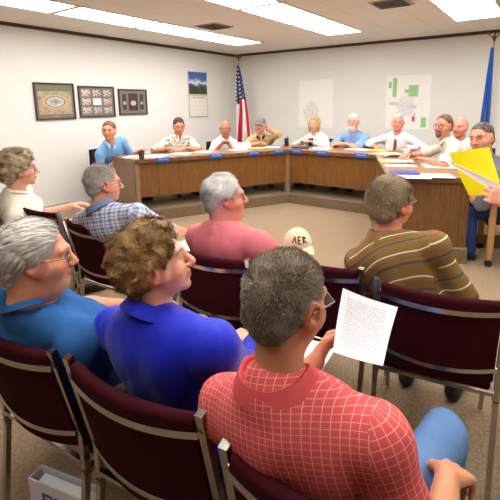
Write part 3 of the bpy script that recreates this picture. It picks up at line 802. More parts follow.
def us_mat():
    t = NT('stars and stripes'); o = t.n('ShaderNodeAttribute', attribute_name='fuv').outputs['Vector']; u, v, _ = t.sep(o)
    st = t.band(t.math('ADD', u, t.math('MULTIPLY', v, .18)), .20, 0, .5)
    c = t.mix(st, lin((232, 226, 224)), lin((176, 38, 48)))
    vo = t.n('ShaderNodeTexVoronoi'); vo.inputs['Scale'].default_value = 1; vo.inputs['Randomness'].default_value = .15
    t.l(t.mapv(o, (9, 20, 1)), vo.inputs['Vector'])
    cn = t.mix(t.math('LESS_THAN', vo.outputs['Distance'], .24), lin((44, 48, 92)), lin((226, 226, 232)))
    return t.base(t.mix(t.math('LESS_THAN', t.math('ADD', v, t.math('MULTIPLY', u, .10)), .50), c, cn), .8)
def blue_mat():
    t = NT('blue flag cloth'); o = t.n('ShaderNodeAttribute', attribute_name='fuv').outputs['Vector']; u, v, _ = t.sep(o)
    d = t.math('SQRT', t.math('ADD', t.math('POWER', t.math('DIVIDE', t.math('SUBTRACT', u, .36), .085), 2.), t.math('POWER', t.math('DIVIDE', t.math('SUBTRACT', v, .64), .17), 2.)))
    c = t.mix(t.math('LESS_THAN', t.math('ADD', d, t.math('MULTIPLY', t.noise(30, 2, o), .3)), 1.1), lin((42, 104, 196)), lin((196, 170, 128)))
    c = t.mix(t.math('GREATER_THAN', v, .972), c, lin((222, 186, 90)))
    return t.base(t.mix(t.math('GREATER_THAN', u, .965), c, lin((222, 186, 90))), .75)
def add_fuv(r, nu=61, nv=30):
    for ch in r.children:
        if ch.name.startswith('cloth'):
            a = ch.data.attributes.new('fuv', 'FLOAT_VECTOR', 'POINT'); g = np.array([(i/(nu-1), j/(nv-1), 0) for i in range(nu) for j in range(nv)]); g = np.vstack([g, g])
            a.data.foreach_set('vector', g.astype(np.float32).ravel())
r, _ = flag('American flag with stars and stripes hanging in the corner of the room', -5.62, 7.32, PZ, us_mat(), .42, 1.62); add_fuv(r)
r, _ = flag('blue state flag with a tan emblem on a pole against the back wall', -.87, 7.55, PZ, blue_mat(), .13, 1.62, lean=-.13); add_fuv(r)

# ------------------------------------------------------------------ chairs of the audience
def stack_chair_parts(r):
    Wd = .46
    def back_y(x, z): return -.215-.085*(z-.45)/.41-.040*(1-(2*x/Wd)**2)
    # padded back: closed profile swept across
    nx, m = 15, MB(); vs = []; prof = []
    z0, z1, th = .50, .878, .042
    for a in np.linspace(0, pi, 7): prof.append((th/2*cos(a), z1-.022+.022*sin(a)))
    for k in range(1, 6): prof.append((-th/2, z1-.022-(z1-z0-.03)*k/6))
    for a in np.linspace(pi, 2*pi, 5): prof.append((th/2*cos(a), z0+.012+.012*sin(a)))
    for k in range(1, 6): prof.append((th/2+.006*sin(pi*k/6), z0+.012+(z1-z0-.034)*k/6))
    n = len(prof)
    for i in range(nx):
        x = -Wd/2+.012+(Wd-.024)*i/(nx-1); sag = .022*(1-(2*x/Wd)**2)
        for dy, z in prof: vs.append((x, back_y(x, z)+dy, z-(sag if z < .6 else 0)))
    f = [(i*n+k, i*n+(k+1) % n, (i+1)*n+(k+1) % n, (i+1)*n+k) for i in range(nx-1) for k in range(n)]+[tuple(range(n))[::-1], tuple((nx-1)*n+k for k in range(n))]
    m.add(vs, f).build('backrest', M_burg, r, True, 60)
    for z, hh in ((.832, .020), (.570, .018)):
        P = [[(x, back_y(x, z)-th/2-.004, z-hh/2+hh*j-(.022*(1-(2*x/Wd)**2) if z < .7 else 0.012*(1-(2*x/Wd)**2))) for j in (0, 1)] for x in np.linspace(-Wd/2, Wd/2, 15)]
        MB().sheet(P, .005).build('back_band', M_chrome, r, True, 40)
    s = MB().box((0, .015, .452), (.44, .44, .062), .026).build('seat', M_burg, r, True, 60)
    MB().box((0, .015, .413), (.40, .40, .016)).build('seat_pan', M_black, r)
    for sg in (-1, 1):
        x = sg*(Wd/2+.006)
        MB().tube([(x, -.245, .425), (x, back_y(Wd/2, .55)-.008, .55), (x, back_y(Wd/2, .892)-.008, .892)], .0155, 4).build('side_post', M_chrome, r)
        MB().tube([(x, -.30, .012), (x, -.240, .44)], .0145, 4).build('leg', M_chrome, r)
        MB().tube([(x, .265, .012), (x, .215, .425)], .0145, 4).build('leg', M_chrome, r)
        MB().tube([(x, -.26, .412), (x, .225, .412)], .0135, 4).build('side_rail', M_chrome, r)
    MB().tube([(-Wd/2, -.250, .452), (Wd/2, -.250, .452)], .011, 4).build('stretcher', M_chrome, r)
    MB().tube([(-Wd/2, .215, .40), (Wd/2, .215, .40)], .012, 4).build('stretcher', M_chrome, r)
proto = None
def chair(mx, my, yaw, label):
    """mx,my: middle of the top of the back"""
    global proto
    a = radians(yaw); off = Rz(a)@V(0, -.30, 0); loc = (mx-off[0], my-off[1], 0)
    if proto is None:
        proto = empty('stacking_chair', loc, a); stack_chair_parts(proto); o = proto
    else:
        o = copy_tree(proto); o.location = loc; o.rotation_euler = (0, 0, a)
    return tag(o, label, 'chair', 'burgundy audience chairs')
chair(-.30, 1.65, 10, 'burgundy chair with chrome frame holding the man in the brown striped shirt')
chair(-.86, 1.66, 4, 'empty burgundy chair between the man in pink and the man in brown stripes')
chair(-1.34, 1.47, 5, 'burgundy chair with chrome posts behind the man in the pink shirt')
chair(-2.28, 1.45, 4, 'burgundy chair behind the man in the plaid shirt')
chair(-2.965, 1.48, 4, 'empty burgundy chair beside the older woman, its dark red seat in view')
chair(-3.46, 1.31, -2, 'burgundy chair under the older curly haired woman')
chair(-1.385, .56, 4, 'burgundy chair behind the man in the blue t-shirt')
chair(-.845, .61, 6, 'burgundy chair behind the woman in the royal blue jacket')
chair(-.27, .62, 6, 'burgundy chair behind the man in the red checked shirt')
chair(.50, 1.66, 10, 'burgundy chair under the person reaching in with a yellow folder')

# ------------------------------------------------------------------ chairs of the council
def office_chair(x, y, yaw, z0, label):
    a = radians(yaw); r = empty('office_chair', (x, y, z0), a, label, 'chair', 'black council chairs')
    for k in range(5):
        b = 2*pi*k/5; m = MB().tube([(0, 0, .10), (.27*cos(b), .27*sin(b), .065)], [.028, .018], 8)
        lg = m.build('leg', M_black, r, True)
        MB().lathe([(.001, -.022), (.024, -.022), (.026, 0), (.024, .022), (.001, .022)], (0, 0, 0), 12).build('caster', M_black, lg).matrix_basis = Matrix.Translation((.27*cos(b), .27*sin(b), .027)) @ Matrix.Rotation(pi/2, 4, 'X')
    MB().tube([(0, 0, .07), (0, 0, .40)], [.03, .024], 12).build('column', M_black, r, True)
    MB().box((0, 0, .43), (.48, .46, .07), .03).build('seat', M_blackfab, r, True, 60)
    MB().tube([(0, -.16, .40), (0, -.30, .42), (0, -.315, .62)], .018, 8).build('back_bar', M_black, r, True)
    m = MB(); P = [[(x_*.22*(1-.12*j/5), -.265-.03*j/5-.03*(1-x_*x_), .53+.25*j/5) for j in range(6)] for x_ in np.linspace(-1, 1, 9)]
    m.sheet(P, .045).build('backrest', M_blackfab, r, True, 50)
    for s in (-1, 1): MB().tube([(s*.24, -.02, .42), (s*.28, -.02, .50), (s*.28, -.12, .61), (s*.28, .14, .61)], .016, 8).build('armrest', M_black, r, True)
    return r

# ------------------------------------------------------------------ things on the tables
def sheet_at(name, label, cat, poly, z, mat, th=.004, group=None):
    c = V(*np.mean(poly, axis=0)); o = MB().prism([(x-c[0], y-c[1]) for x, y in poly], 0, th).build(name, mat)
    if o.data.polygons[1].normal.z < 0:
        o.data.flip_normals()
    o.location = (c[0], c[1], z); return tag(o, label, cat, group)
def rect(cx, cy, w, h, a):
    R = Rz(radians(a))[:2, :2]; return [tuple(V(cx, cy)+R@V(sx*w/2, sy*h/2)) for sx, sy in ((-1, -1), (1, -1), (1, 1), (-1, 1))]
G_ = 'loose papers on the council tables'
def papers(lst):
    for i, (cx, cy, w, h, a, lab) in enumerate(lst): sheet_at('paper_sheet', lab, 'paper', rect(cx, cy, w, h, a), TZ+.0005+.0007*(i % 3), M_paper, .003, G_)
papers([(-4.90, 3.90, .28, .30, 28, 'white paper at the table end by the man in the light blue polo'),
        (-4.70, 4.10, .30, .34, 28, 'large white paper between the brown cup and the man in the floral shirt'),
        (-4.58, 4.50, .28, .30, 28, 'white paper under the forearm of the man in the floral shirt'),
        (-4.46, 4.86, .25, .26, 34, 'white paper near the hands of the man in the floral shirt'),
        (-4.20, 5.42, .30, .26, 30, 'white paper in front of the man in the white shirt at the left wing'),
        (-3.92, 5.98, .28, .22, 20, 'white paper in front of the man with the gray cap'),
        (-3.10, 6.20, .36, .28, 4, 'white papers spread between the blonde woman and the bearded man'),
        (-2.52, 6.36, .38, .28, -4, 'white paper in front of the bearded man in blue'),
        (-1.95, 6.00, .26, .30, -30, 'white paper near the man with the tie'),
        (-1.42, 4.93, .34, .16, 24, 'narrow white paper between the yellow folder stack and the blue folder'),
        (-1.06, 5.16, .34, .42, 24, 'broad white paper under the arms of the man with the goatee'),
        (-1.10, 4.22, .34, .20, 24, 'white paper at the end of the right table, sticking out under the blue folder'),
        (-.90, 4.42, .28, .24, 24, 'white paper at the corner of the right table beside the yellow folder being held up')])
M_yel = flat('yellow legal pad', (236, 196, 84), .6); M_navy = flat('dark blue folder', (62, 72, 156), .4); M_manila = flat('manila', (232, 200, 130), .6)
sheet_at('document_folder', 'dark blue folder lying near the front end of the right table', 'folder', rect(-1.23, 4.40, .27, .21, 24), TZ+.004, M_navy, .012)
sheet_at('document_folder', 'manila folder open under white paper on the right table', 'folder', rect(-1.58, 5.28, .42, .26, 24), TZ+.0005, M_manila, .010)
sheet_at('paper_sheet', 'white paper lying on the manila folder of the right table', 'paper', rect(-1.50, 5.24, .26, .20, 30), TZ+.011, M_paper, .003, G_)
sheet_at('legal_pad', 'yellow pad in front of the man with the tie', 'pad', rect(-2.15, 6.30, .30, .22, -8), TZ+.0005, M_yel, .014)
sheet_at('legal_pad', 'yellow pad on the left wing beside the man with the gray cap', 'pad', rect(-4.06, 5.70, .26, .18, 30), TZ+.0005, M_manila, .008)
o = sheet_at('closed_laptop', 'flat dark case on the table in front of the blonde woman', 'case', rect(-3.40, 6.12, .30, .22, 8), TZ, flat('dark case', (66, 56, 54), .4), .022)
def cup(x, y, r, h, mat, label, rim=None):
    o = empty('drinking_cup', (x, y, TZ), 0, label, 'cup')
    MB().lathe([(.001, 0), (r*.78, 0), (r, h), (r*.93, h), (r*.74, .008), (.001, .008)], (0, 0, 0), 20).build('body', mat, o, True)
    return o
cup(-4.60, 3.76, .045, .115, M_brown, 'brown cup standing at the left end of the council table')
M_foam = flat('white foam cup', (236, 230, 226), .6)
cup(-1.56, 5.66, .045, .13, M_foam, 'white foam cup in front of the man with the goatee')
o = empty('radio_microphone', (-3.80, 6.28, TZ), 0, 'small upright black radio on the table left of the blonde woman', 'radio')
MB().box((0, 0, .07), (.07, .04, .14), .008).build('body', M_black, o, True); MB().tube([(.02, 0, .14), (.02, 0, .18)], .006, 8).build('antenna', M_black, o)
o = empty('open_bag', (-1.76, 5.76, TZ), .4, 'open book lying beside the white foam cup', 'book')
MB().sheet([[(-.13+.26*i/8, -.09+.18*j/3, .008+.035*abs(sin(pi*i/8))) for j in range(4)] for i in range(9)], .010).build('pages', flat('book pages', (224, 210, 178), .7), o, True)
MB().box((0, 0, .003), (.28, .20, .006)).build('cover', M_black, o)
o.name = 'open_book'
# blue name plates on the front edge of the tables
def plate_mat():
    t = NT('name plate face'); x, y, z = t.sep(t.obj())
    rows = t.math('LESS_THAN', t.math('ABSOLUTE', z), .010); gl = t.math('GREATER_THAN', t.noise(1, 1, t.mapv(t.obj(), (75, 1, 18))), .50)
    ins = t.math('LESS_THAN', t.math('ABSOLUTE', x), .075)
    return t.base(t.mix(t.math('MULTIPLY', t.math('MULTIPLY', rows, gl), t.math('MULTIPLY', ins, .7)), lin((38, 92, 178)), lin((190, 210, 240))), .35)
M_plate = plate_mat()
def plate(p, d, s, who):
    q = p+d*s; n = V(-d[1], d[0])
    o = empty('name_plate', (q[0]-n[0]*.016, q[1]-n[1]*.016, TZ-.012), atan2(d[1], d[0]), 'blue name plate on the table edge '+who, 'name plate', 'blue name plates')
    MB().box((0, 0, -.010), (.20, .006, .062), .002).build('plate', M_plate, o)
    MB().box((0, .018, .0145), (.19, .036, .004)).build('clip', M_blue, o)
plate(A0, dA, .38, 'below the man in the floral shirt'); plate(A0, dA, 1.18, 'left of the man in the white shirt'); plate(A0, dA, 1.80, 'below the man with the gray cap'); plate(A0, dA, 2.25, 'just left of the inner corner')
plate(B0, dB, .15, 'just right of the inner corner'); plate(B0, dB, .60, 'between the blonde woman and the bearded man'); plate(B0, dB, 1.24, 'at the right end of the middle table')

# ------------------------------------------------------------------ shirt cloths
def plain(name, c, sheen=0, rough=.9): return fabric(name, c, rough, .08, 700, .15, sheen)
def check_mat():
    t = NT('red checked cloth'); u, v, _ = t.sep(t.uv())
    a = t.band(t.math('ADD', u, 5.), .0165, 0, .10); b = t.band(t.math('ADD', v, 5.), .0165, 0, .10)
    base = t.mix(t.noise(9, 3, t.obj()), lin((196, 76, 78)), lin((208, 88, 88)))
    t.base(t.mix(t.math('MULTIPLY', t.math('MAXIMUM', a, b), .48), base, lin((246, 190, 176))), .85, 0, .15)
    t.bump(t.math('ADD', t.noise(12, 2, t.obj()), t.math('MULTIPLY', t.noise(900, 2, t.obj()), .2)), .35, .01); return t.m
def plaid_mat():
    t = NT('blue plaid cloth'); u, v, _ = t.sep(t.uv()); u = t.math('ADD', u, 5.); v = t.math('ADD', v, 5.)
    base = lin((206, 210, 222))
    w = t.math('ADD', t.math('MULTIPLY', t.band(u, .058, 0, .34), .42), t.math('MULTIPLY', t.band(v, .058, 0, .34), .42))
    c = t.mix(w, base, lin((70, 84, 132)))
    ln = t.math('MAXIMUM', t.band(u, .058, .62, .70), t.band(v, .058, .62, .70))
    c = t.mix(t.math('MULTIPLY', ln, .75), c, lin((44, 46, 66)))
    t.base(c, .9, 0, .1); t.bump(t.noise(14, 2, t.obj()), .3, .01); return t.m
def stripe_mat():
    t = NT('brown striped cloth'); u, v, _ = t.sep(t.uv()); v = t.math('ADD', t.math('ADD', v, 5.), t.math('MULTIPLY', u, -.26))
    base = t.mix(t.noise(9, 3, t.obj()), lin((122, 94, 52)), lin((136, 106, 62)))
    c = t.mix(t.math('MULTIPLY', t.band(v, .120, .02, .115), .85), base, lin((74, 74, 82)))
    c = t.mix(t.math('MULTIPLY', t.band(v, .120, .50, .56), .9), c, lin((226, 212, 186)))
    c = t.mix(t.math('MULTIPLY', t.band(v, .120, .25, .32), .35), c, lin((100, 72, 40)))
    t.base(c, .9, 0, .1); t.bump(t.noise(14, 2, t.obj()), .35, .012); return t.m
def floral_mat():
    t = NT('floral cloth'); o = t.obj(); n1 = t.noise(34, 2, o); n2 = t.noise(26, 2, t.mapv(o, (1, 1, 1), (1, 2, 3)))
    c = t.mix(t.ramp(n1, [(.56, (0, 0, 0)), (.60, (1, 1, 1))]), lin((232, 222, 206)), lin((150, 132, 110)))
    c = t.mix(t.ramp(n2, [(.60, (0, 0, 0)), (.64, (1, 1, 1))]), c, lin((92, 84, 76)))
    return t.base(c, .9)
def cream_mat():
    t = NT('cream top with blue bands'); u, v, _ = t.sep(t.uv())
    a = t.math('MULTIPLY', t.band(t.math('ADD', v, 5.), .050, 0, .5), t.math('GREATER_THAN', v, .10)); a = t.math('MULTIPLY', a, t.math('LESS_THAN', v, .30))
    t.base(t.mix(t.math('MULTIPLY', a, .85), lin((226, 218, 204)), lin((104, 128, 172))), .9); t.bump(t.noise(14, 2, t.obj()), .3, .01); return t.m
def finestripe(name, a, b, p=.022):
    t = NT(name); u, v, _ = t.sep(t.uv()); t.base(t.mix(t.math('MULTIPLY', t.band(t.math('ADD', u, 5.), p, 0, .45), .5), lin(a), lin(b)), .9); return t.m
JEANS = fabric('blue jeans', (92, 124, 168), .9, .2, 500); DJEANS = fabric('dark jeans', (40, 56, 104), .9, .2, 500)
KHAKI = fabric('khaki cloth', (186, 168, 132), .9); CREAM = fabric('cream cloth', (238, 226, 198), .9); DARK = fabric('dark trousers', (40, 40, 46), .9)
GRAYT = fabric('gray trousers', (92, 92, 96), .9)
M_gold = metal('gold wire', (150, 120, 70), .3); M_wire = metal('gray wire', (120, 116, 112), .3); M_dkw = flat('dark frame', (50, 44, 42), .3)

# ------------------------------------------------------------------ the audience
RED = plain('red collar', (202, 82, 84))
person('man in a red checked polo with gray crew cut, holding a printed sheet', (-.345, .86), 8, (-.43, .715, 1.185), look=-12, pitch=-8, bs=1.05, hs=.94, wide=1.08, drop=.050, neck=.185,
       belly=.03, rh=('w', -.13, 1.00, .67), lh=('w', -.52, 1.03, .83), rpole=(.45, -.2, -1), rcurl=.8, lcurl=.7, rhd=(.3, .8, -.40), lhd=(.2, .8, .4), lhn=(.9, 0, -.2), skin=(196, 140, 104), hair='crew', hcol=(100, 86, 70), hcol2=(156, 140, 120), puff=.001,
       shirt=check_mat(), sleeve=.86, collar=RED, trousers=JEANS, glasses=M_wire, res=.0065, legspread=.22, strands=16000, seed=3, fold=.008, kneefwd=.45)
ROY = plain('royal blue satin', (18, 32, 178), .15, .48)
person('woman with curly brown hair in a royal blue jacket', (-.88, .87), 8, (-.915, .768, 1.15), look=-44, pitch=12, bs=1.02, hs=.94, wide=1.16, female=True, belly=.04,
       lh=(-.06, .34, .66), rh=(.05, .34, .66), lpole=(-.15, -.4, -1), skin=(232, 176, 146), hair='curly', hcol=(98, 72, 42), hcol2=(176, 136, 84), shirt=ROY, longsleeve=True, collar=ROY, trousers=DARK, res=.0065, strands=16000, seed=5, fold=.009, hairline=-.004)
TEE = plain('blue t-shirt cloth', (44, 92, 150))
person('white haired man with wire glasses in a blue t-shirt', (-1.47, .93), -4, (-1.315, .63, 1.130), look=-30, pitch=-4, bs=1.08, hs=1.0, wide=1.08, belly=.03, jowl=1,
       skin=(216, 152, 118), hair='combed', hcol=(176, 168, 156), hcol2=(244, 240, 232), shirt=TEE, sleeve=.62, collar=TEE, tee=True, trousers=CREAM, glasses=M_gold, res=.0065, strands=15000, seed=7, fold=.008, lh=(-.14, .27, .63), rh=(.08, .28, .63), rpole=(.1, -.4, -1), puff=-.004)
PINK = plain('faded pink cloth', (206, 112, 120))
person('heavy white haired man in a faded pink t-shirt, his hand on a beige cap', (-1.30, 1.75), -6, (-1.36, 1.635, 1.13), look=-42, pitch=0, bs=1.10, hs=.98, wide=1.32, belly=.07, jowl=1.4,
       skin=(222, 150, 124), hair='combed', hcol=(180, 172, 164), hcol2=(244, 240, 236), shirt=PINK, sleeve=.75, collar=PINK, tee=True, trousers=KHAKI, glasses=M_wire, strands=14000, seed=9, puff=-.004,
       rh=('w', -1.165, 2.02, .765), rpole=(1, -.2, -.7), lh=(-.34, .30, .66), rcurl=.7, rhd=(-.2, 1, -.15), res=.007)
person('man with gray brown hair in a brown polo with white and dark stripes', (-.40, 1.88), 4, (-.575, 1.885, 1.15), look=-28, pitch=2, bs=1.03, hs=.99, wide=1.04, belly=.03,
       skin=(220, 148, 120), hair='short', hcol=(116, 98, 70), hcol2=(182, 160, 124), shirt=stripe_mat(), sleeve=.8, collar=plain('brown collar', (136, 102, 58)), trousers=KHAKI, glasses=M_wire, strands=12000, seed=11, puff=.008,
       rh=(.16, .30, .62), lh=(-.12, .36, .66), res=.007, fold=.009)
person('gray haired man with glasses in a blue plaid shirt', (-2.15, 1.76), 16, (-2.20, 1.50, 1.14), look=-24, pitch=-4, bs=1.08, hs=.96, wide=1.28, belly=.05, skin=(222, 158, 128), hair='short',
       hcol=(150, 142, 130), hcol2=(206, 198, 186), shirt=plaid_mat(), sleeve=.9, collar=plaid_mat(), trousers=JEANS, glasses=M_wire, strands=8000, seed=13, lh=(-.12, .36, .66), rh=(.12, .36, .66))
person('older woman with curly blonde gray hair in a cream top with pale blue bands', (-3.36, 1.56), -12, (-3.235, 1.50, 1.145), look=-24, pitch=0, bs=1.12, hs=1.10, wide=1.12, twist=-22, legspread=.09, female=True, belly=.03, skin=(232, 172, 140), hair='puffy',
       hcol=(150, 128, 92), hcol2=(214, 196, 160), shirt=cream_mat(), sleeve=.86, collar=plain('cream neckband', (230, 224, 212)), tee=True, trousers=JEANS, glasses=M_wire, strands=9000, seed=15,
       lh=(-.10, .38, .74), rh=(.20, .36, .72), rpole=(1, -.1, -.8))
person('person just past the right edge reaching in with a yellow folder and white page', (.46, 1.90), 14, (.40, 1.90, 1.19), look=10, bs=.98, hs=1.0, skin=(226, 160, 134), hair='short', hcol=(90, 74, 60), shirt=plain('gray shirt', (120, 120, 126)), sleeve=.8,
       trousers=KHAKI, lh=('w', -.11, 2.08, 1.16), lpole=(-.6, -.2, -1), lcurl=.75, lhd=(-.75, .25, .32), lhn=(.2, .9, -.25), seed=17)

# ------------------------------------------------------------------ the council
PO = finestripe('light blue striped polo', (110, 166, 224), (152, 196, 238))
K = dict(z0=PZ, tone=.84, bs=1.08, hs=1.14, feet=True, res=.0085)
person('man in a light blue polo leaning back at the left end of the council table', (-5.54, 4.02), -86, (-5.28, 3.76, 1.245), look=-142, pitch=0, skin=(224, 160, 128), hair='short', hcol=(104, 72, 44), puff=.004, shirt=PO, sleeve=.85, collar=PO, trousers=KHAKI,
       lh=(-.10, .46, .775), rh=(.22, .22, .62), wide=1.1, seed=21, **K)
def watch(i):
    S, E, W, s = i['arms']['r']; u = unit(W-E); Fm = frame(u); c = W-u*.035
    MB().tube([c+(Fm[:, 0]*cos(a)+Fm[:, 1]*sin(a))*.034 for a in np.linspace(0, 2*pi, 17)], .008, 6).build('wristwatch', M_wire, i['root'], True)
person('man in a cream floral shirt with his forearms on the table', (-5.16, 4.97), -118, (-5.02, 4.90, 1.262), look=-122, pitch=-16, skin=(216, 150, 118), hair='short', hcol=(58, 46, 38), shirt=floral_mat(), sleeve=.9, collar=floral_mat(), trousers=KHAKI,
       lh=(-.02, .52, .775), rh=(.26, .46, .775), lpole=(-1, -.4, -.3), rpole=(1, -.4, -.3), lcurl=.4, rcurl=.6, wide=1.18, seed=22, extra=watch, **K)
WH = plain('white shirt cloth', (222, 222, 226))
person('balding older man in a white shirt holding a white paper at the left wing', (-4.76, 5.70), -122, (-4.62, 5.60, 1.19), look=-150, pitch=-2, skin=(190, 134, 98), hair='bald', hcol=(150, 140, 128), shirt=WH, sleeve=.85, collar=WH, trousers=DARK, glasses=M_dkw,
       lh=(.06, .50, .80), rh=(.20, .44, .775), lpole=(-.6, -.3, -.8), rpole=(.6, -.3, -.8), seed=23, **K)
TAN = plain('tan polo', (196, 170, 120))
def ball_cap(i):
    T = i['T']; G = Field(); hs = 1.14
    G.ell(T(0, -.012, .045), V(.083, .102, .082)*hs, i['Rh'], .01); G.half(T(0, 0, .045), i['Rh']@V(0, -.1, -1), .006)
    v, f = G.mesh(.008); c = mesh_np('cap', v, f, flat('gray cap cloth', (122, 122, 116), .9), i['root'])
    P = [[T(x*.075, .075+.065*j/4*(1-.45*x*x), .052-.006*j-.012*x*x) for j in range(5)] for x in np.linspace(-1, 1, 9)]
    MB().sheet(P, .006).build('brim', flat('gray cap cloth', (122, 122, 116), .9), c, True)
person('man with a gray cap in a tan polo resting his head on one hand', (-4.42, 6.34), -138, (-4.30, 6.20, 1.222), look=-158, pitch=0, roll=-6, skin=(224, 160, 132), hair='short', hcol=(140, 132, 122), shirt=TAN, sleeve=.85, collar=plain('dark collar', (58, 52, 44)), trousers=DARK,
       lh=(-.125, .16, 1.00), lpole=(-.8, .5, -1), lhd=(.15, -.1, 1), lhn=(1, -.3, 0), rh=(.10, .48, .775), rpole=(1, -.3, -.3), seed=24, extra=ball_cap, **K)
JW = plain('white jacket cloth', (226, 222, 216)); NAV = plain('navy cloth', (40, 44, 92))
def jacket_front(i):
    C7, sp, fw, rt, up = i['C7'], i['sp'], i['fw'], i['rt'], i['up']
    def front(x, t): return C7-sp*t+fw*(.112-.30*x*x+.10*min(1, t*6))+rt*x
    MB().sheet([[front(x*(.052-.03*t/.6), .10+t) for t in np.linspace(0, .62, 8)] for x in np.linspace(-1, 1, 7)], .05).build('blouse', NAV, i['root'], True)
    for s in (-1, 1):
        e = [front(s*(.058-.028*t/.62), .06+t)+fw*.016 for t in np.linspace(0, .62, 8)]; e2 = [front(s*(.10-.055*t/.62), .06+t)+fw*.018 for t in np.linspace(0, .62, 8)]
        MB().sheet([e, [(a+b)/2+fw*.006 for a, b in zip(e, e2)], e2], .012).build('lapel', JW, i['root'], True)
        MB().tube([p+fw*.010 for p in e2], .007, 6).build('lapel_trim', NAV, i['root'], True)
person('blonde woman in a white jacket with navy trim', (-3.52, 6.95), 180, (-3.53, 6.80, 1.235), look=184, pitch=0, female=True, skin=(236, 184, 156), hair='bob', hcol=(186, 146, 86), hcol2=(232, 198, 136), shirt=JW, longsleeve=True, trousers=DARK,
       lh=(-.12, .40, .775), rh=(.14, .40, .775), lpole=(-1, -.2, -.5), rpole=(1, -.2, -.5), seed=25, extra=jacket_front, wide=.98, **K)
BL = plain('light blue shirt cloth', (134, 164, 212))
person('white bearded man in a light blue shirt with folded arms on the table', (-2.80, 6.95), 180, (-2.78, 6.76, 1.285), look=192, pitch=0, skin=(232, 172, 146), hair='short', hcol=(206, 200, 192), puff=.006, shirt=BL, sleeve=.85, collar=BL, trousers=DARK, beard=('full', (226, 222, 216)),
       lh=(.07, .46, .775), rh=(-.04, .50, .79), lhd=(.9, .35, 0), rhd=(-.9, .35, 0), lpole=(-1, -.1, -.2), rpole=(1, -.1, -.2), wide=1.22, belly=.05, seed=26, **K)
def necktie(i):
    C7, sp, fw, rt, up = i['C7'], i['sp'], i['fw'], i['rt'], i['up']
    MB().sheet([[C7-sp*(.10+t)+fw*(.132+.05*min(1, t*2)-.1*abs(x)**2*.02)+rt*x*(.014+.024*min(1, t*1.6)) for t in np.linspace(0, .72, 10)] for x in np.linspace(-1, 1, 5)], .014).build('necktie', flat('brown tie', (112, 84, 60), .6), i['root'], True)
WH2 = finestripe('white dress shirt cloth', (226, 226, 226), (206, 210, 220), .03)
person('white haired man in a white dress shirt with a brown tie', (-2.06, 6.98), 180, (-2.04, 6.80, 1.285), look=196, pitch=0, skin=(236, 160, 138), hair='short', hcol=(188, 176, 166), puff=.002, shirt=WH2, longsleeve=True, collar=WH2, trousers=GRAYT,
       lh=(-.26, .46, .775), rh=(.30, .40, .775), lpole=(-1, -.3, -.2), rpole=(1, -.3, -.2), wide=1.25, belly=.05, seed=27, extra=necktie, hairline=.012, **K)
PALE = plain('pale gray polo', (206, 206, 192))
person('man with a goatee and glasses in a pale gray polo leaning on the right table', (-.78, 5.62), 118, (-1.09, 5.46, 1.318), look=158, pitch=-2, skin=(216, 150, 122), hair='short', hcol=(92, 68, 52), puff=.001, shirt=PALE, sleeve=.85, collar=PALE, trousers=KHAKI, glasses=M_dkw, hairline=.012, beard=('goatee', (110, 84, 68)),
       lh=('w', -1.22, 5.20, .93), rh=('w', -1.50, 5.52, .93), lpole=(-1, -.3, -.3), rpole=(1, -.2, -.3), seed=28, wide=1.1, extra=watch, eyecol=(60, 46, 40), **K)
person('bald man in a white shirt sitting behind the man with the goatee', (-.98, 6.62), 160, (-1.06, 6.40, 1.258), look=166, pitch=0, skin=(230, 156, 128), hair='bald', hcol=(150, 130, 112), shirt=WH, sleeve=.85, collar=WH, trousers=DARK, seed=29, **{**K, 'hs': 1.2})
GRY = plain('charcoal gray polo', (104, 106, 114))
person('dark haired man in a charcoal polo and jeans resting his chin on his hand', (-.22, 4.78), 105, (-.545, 4.47, 1.262), look=160, pitch=-4, roll=10, bs=1.16, hs=1.22, skin=(206, 146, 116), hair='short', hcol=(54, 44, 38), hcol2=(112, 98, 86), shirt=GRY, sleeve=.85, collar=GRY, trousers=DJEANS,
       rh=('w', -.57, 4.53, 1.00), rpole=(.9, .4, -1), rhd=(-.2, .1, 1), rhn=(0, -1, .1), lh=(-.02, .45, .72), lpole=(-1, -.3, -.5), seed=30, legspread=.10, wide=1.2, belly=.04, res=.008)

for x, y, a, w in ((-5.60, 4.03, -86, 'under the man in the light blue polo'), (-5.24, 5.02, -118, 'under the man in the floral shirt'), (-4.84, 5.78, -120, 'under the balding man in white at the left wing'),
                   (-4.50, 6.44, -138, 'whose back shows behind the man with the gray cap'), (-3.52, 7.03, 180, 'under the blonde woman'), (-2.80, 7.03, 180, 'under the bearded man'), (-2.06, 7.06, 180, 'under the man with the tie'),
                   (-.68, 5.68, 118, 'under the man with the goatee'), (-.95, 6.72, 160, 'under the bald man')):
    office_chair(x, y, a, PZ, 'black council chair on casters '+w)
# wooden armchair of the dark haired man
M_oak = wood('oak chair wood', (176, 134, 88), (140, 100, 62))
a = radians(105); r = empty('wooden_armchair', (-.27, 4.80, 0), a, 'tan wooden armchair on casters holding the dark haired man in charcoal', 'chair')
MB().box((0, 0, .44), (.50, .48, .08), .03).build('seat', M_blackfab, r, True, 60)
MB().sheet([[(x*.24, -.27-.04*j/4-.03*(1-x*x), .52+.40*j/4) for j in range(5)] for x in np.linspace(-1, 1, 9)], .05).build('backrest', M_blackfab, r, True, 50)
for s in (-1, 1):
    MB().box((s*.30, .0, .655), (.065, .50, .035), .012).build('armrest', M_oak, r, True, 60)
    for y in (.20, -.22):
        lg = MB().box((s*.285, y, .355), (.05, .06, .57), .01).build('leg', M_oak, r, True, 60)
        MB().tube([(s*.285-.015, y, .035), (s*.285+.015, y, .035)], .034, 14).build('caster', M_black, lg)
    MB().box((s*.285, 0, .40), (.03, .40, .06), .006).build('side_rail', M_oak, r, True)

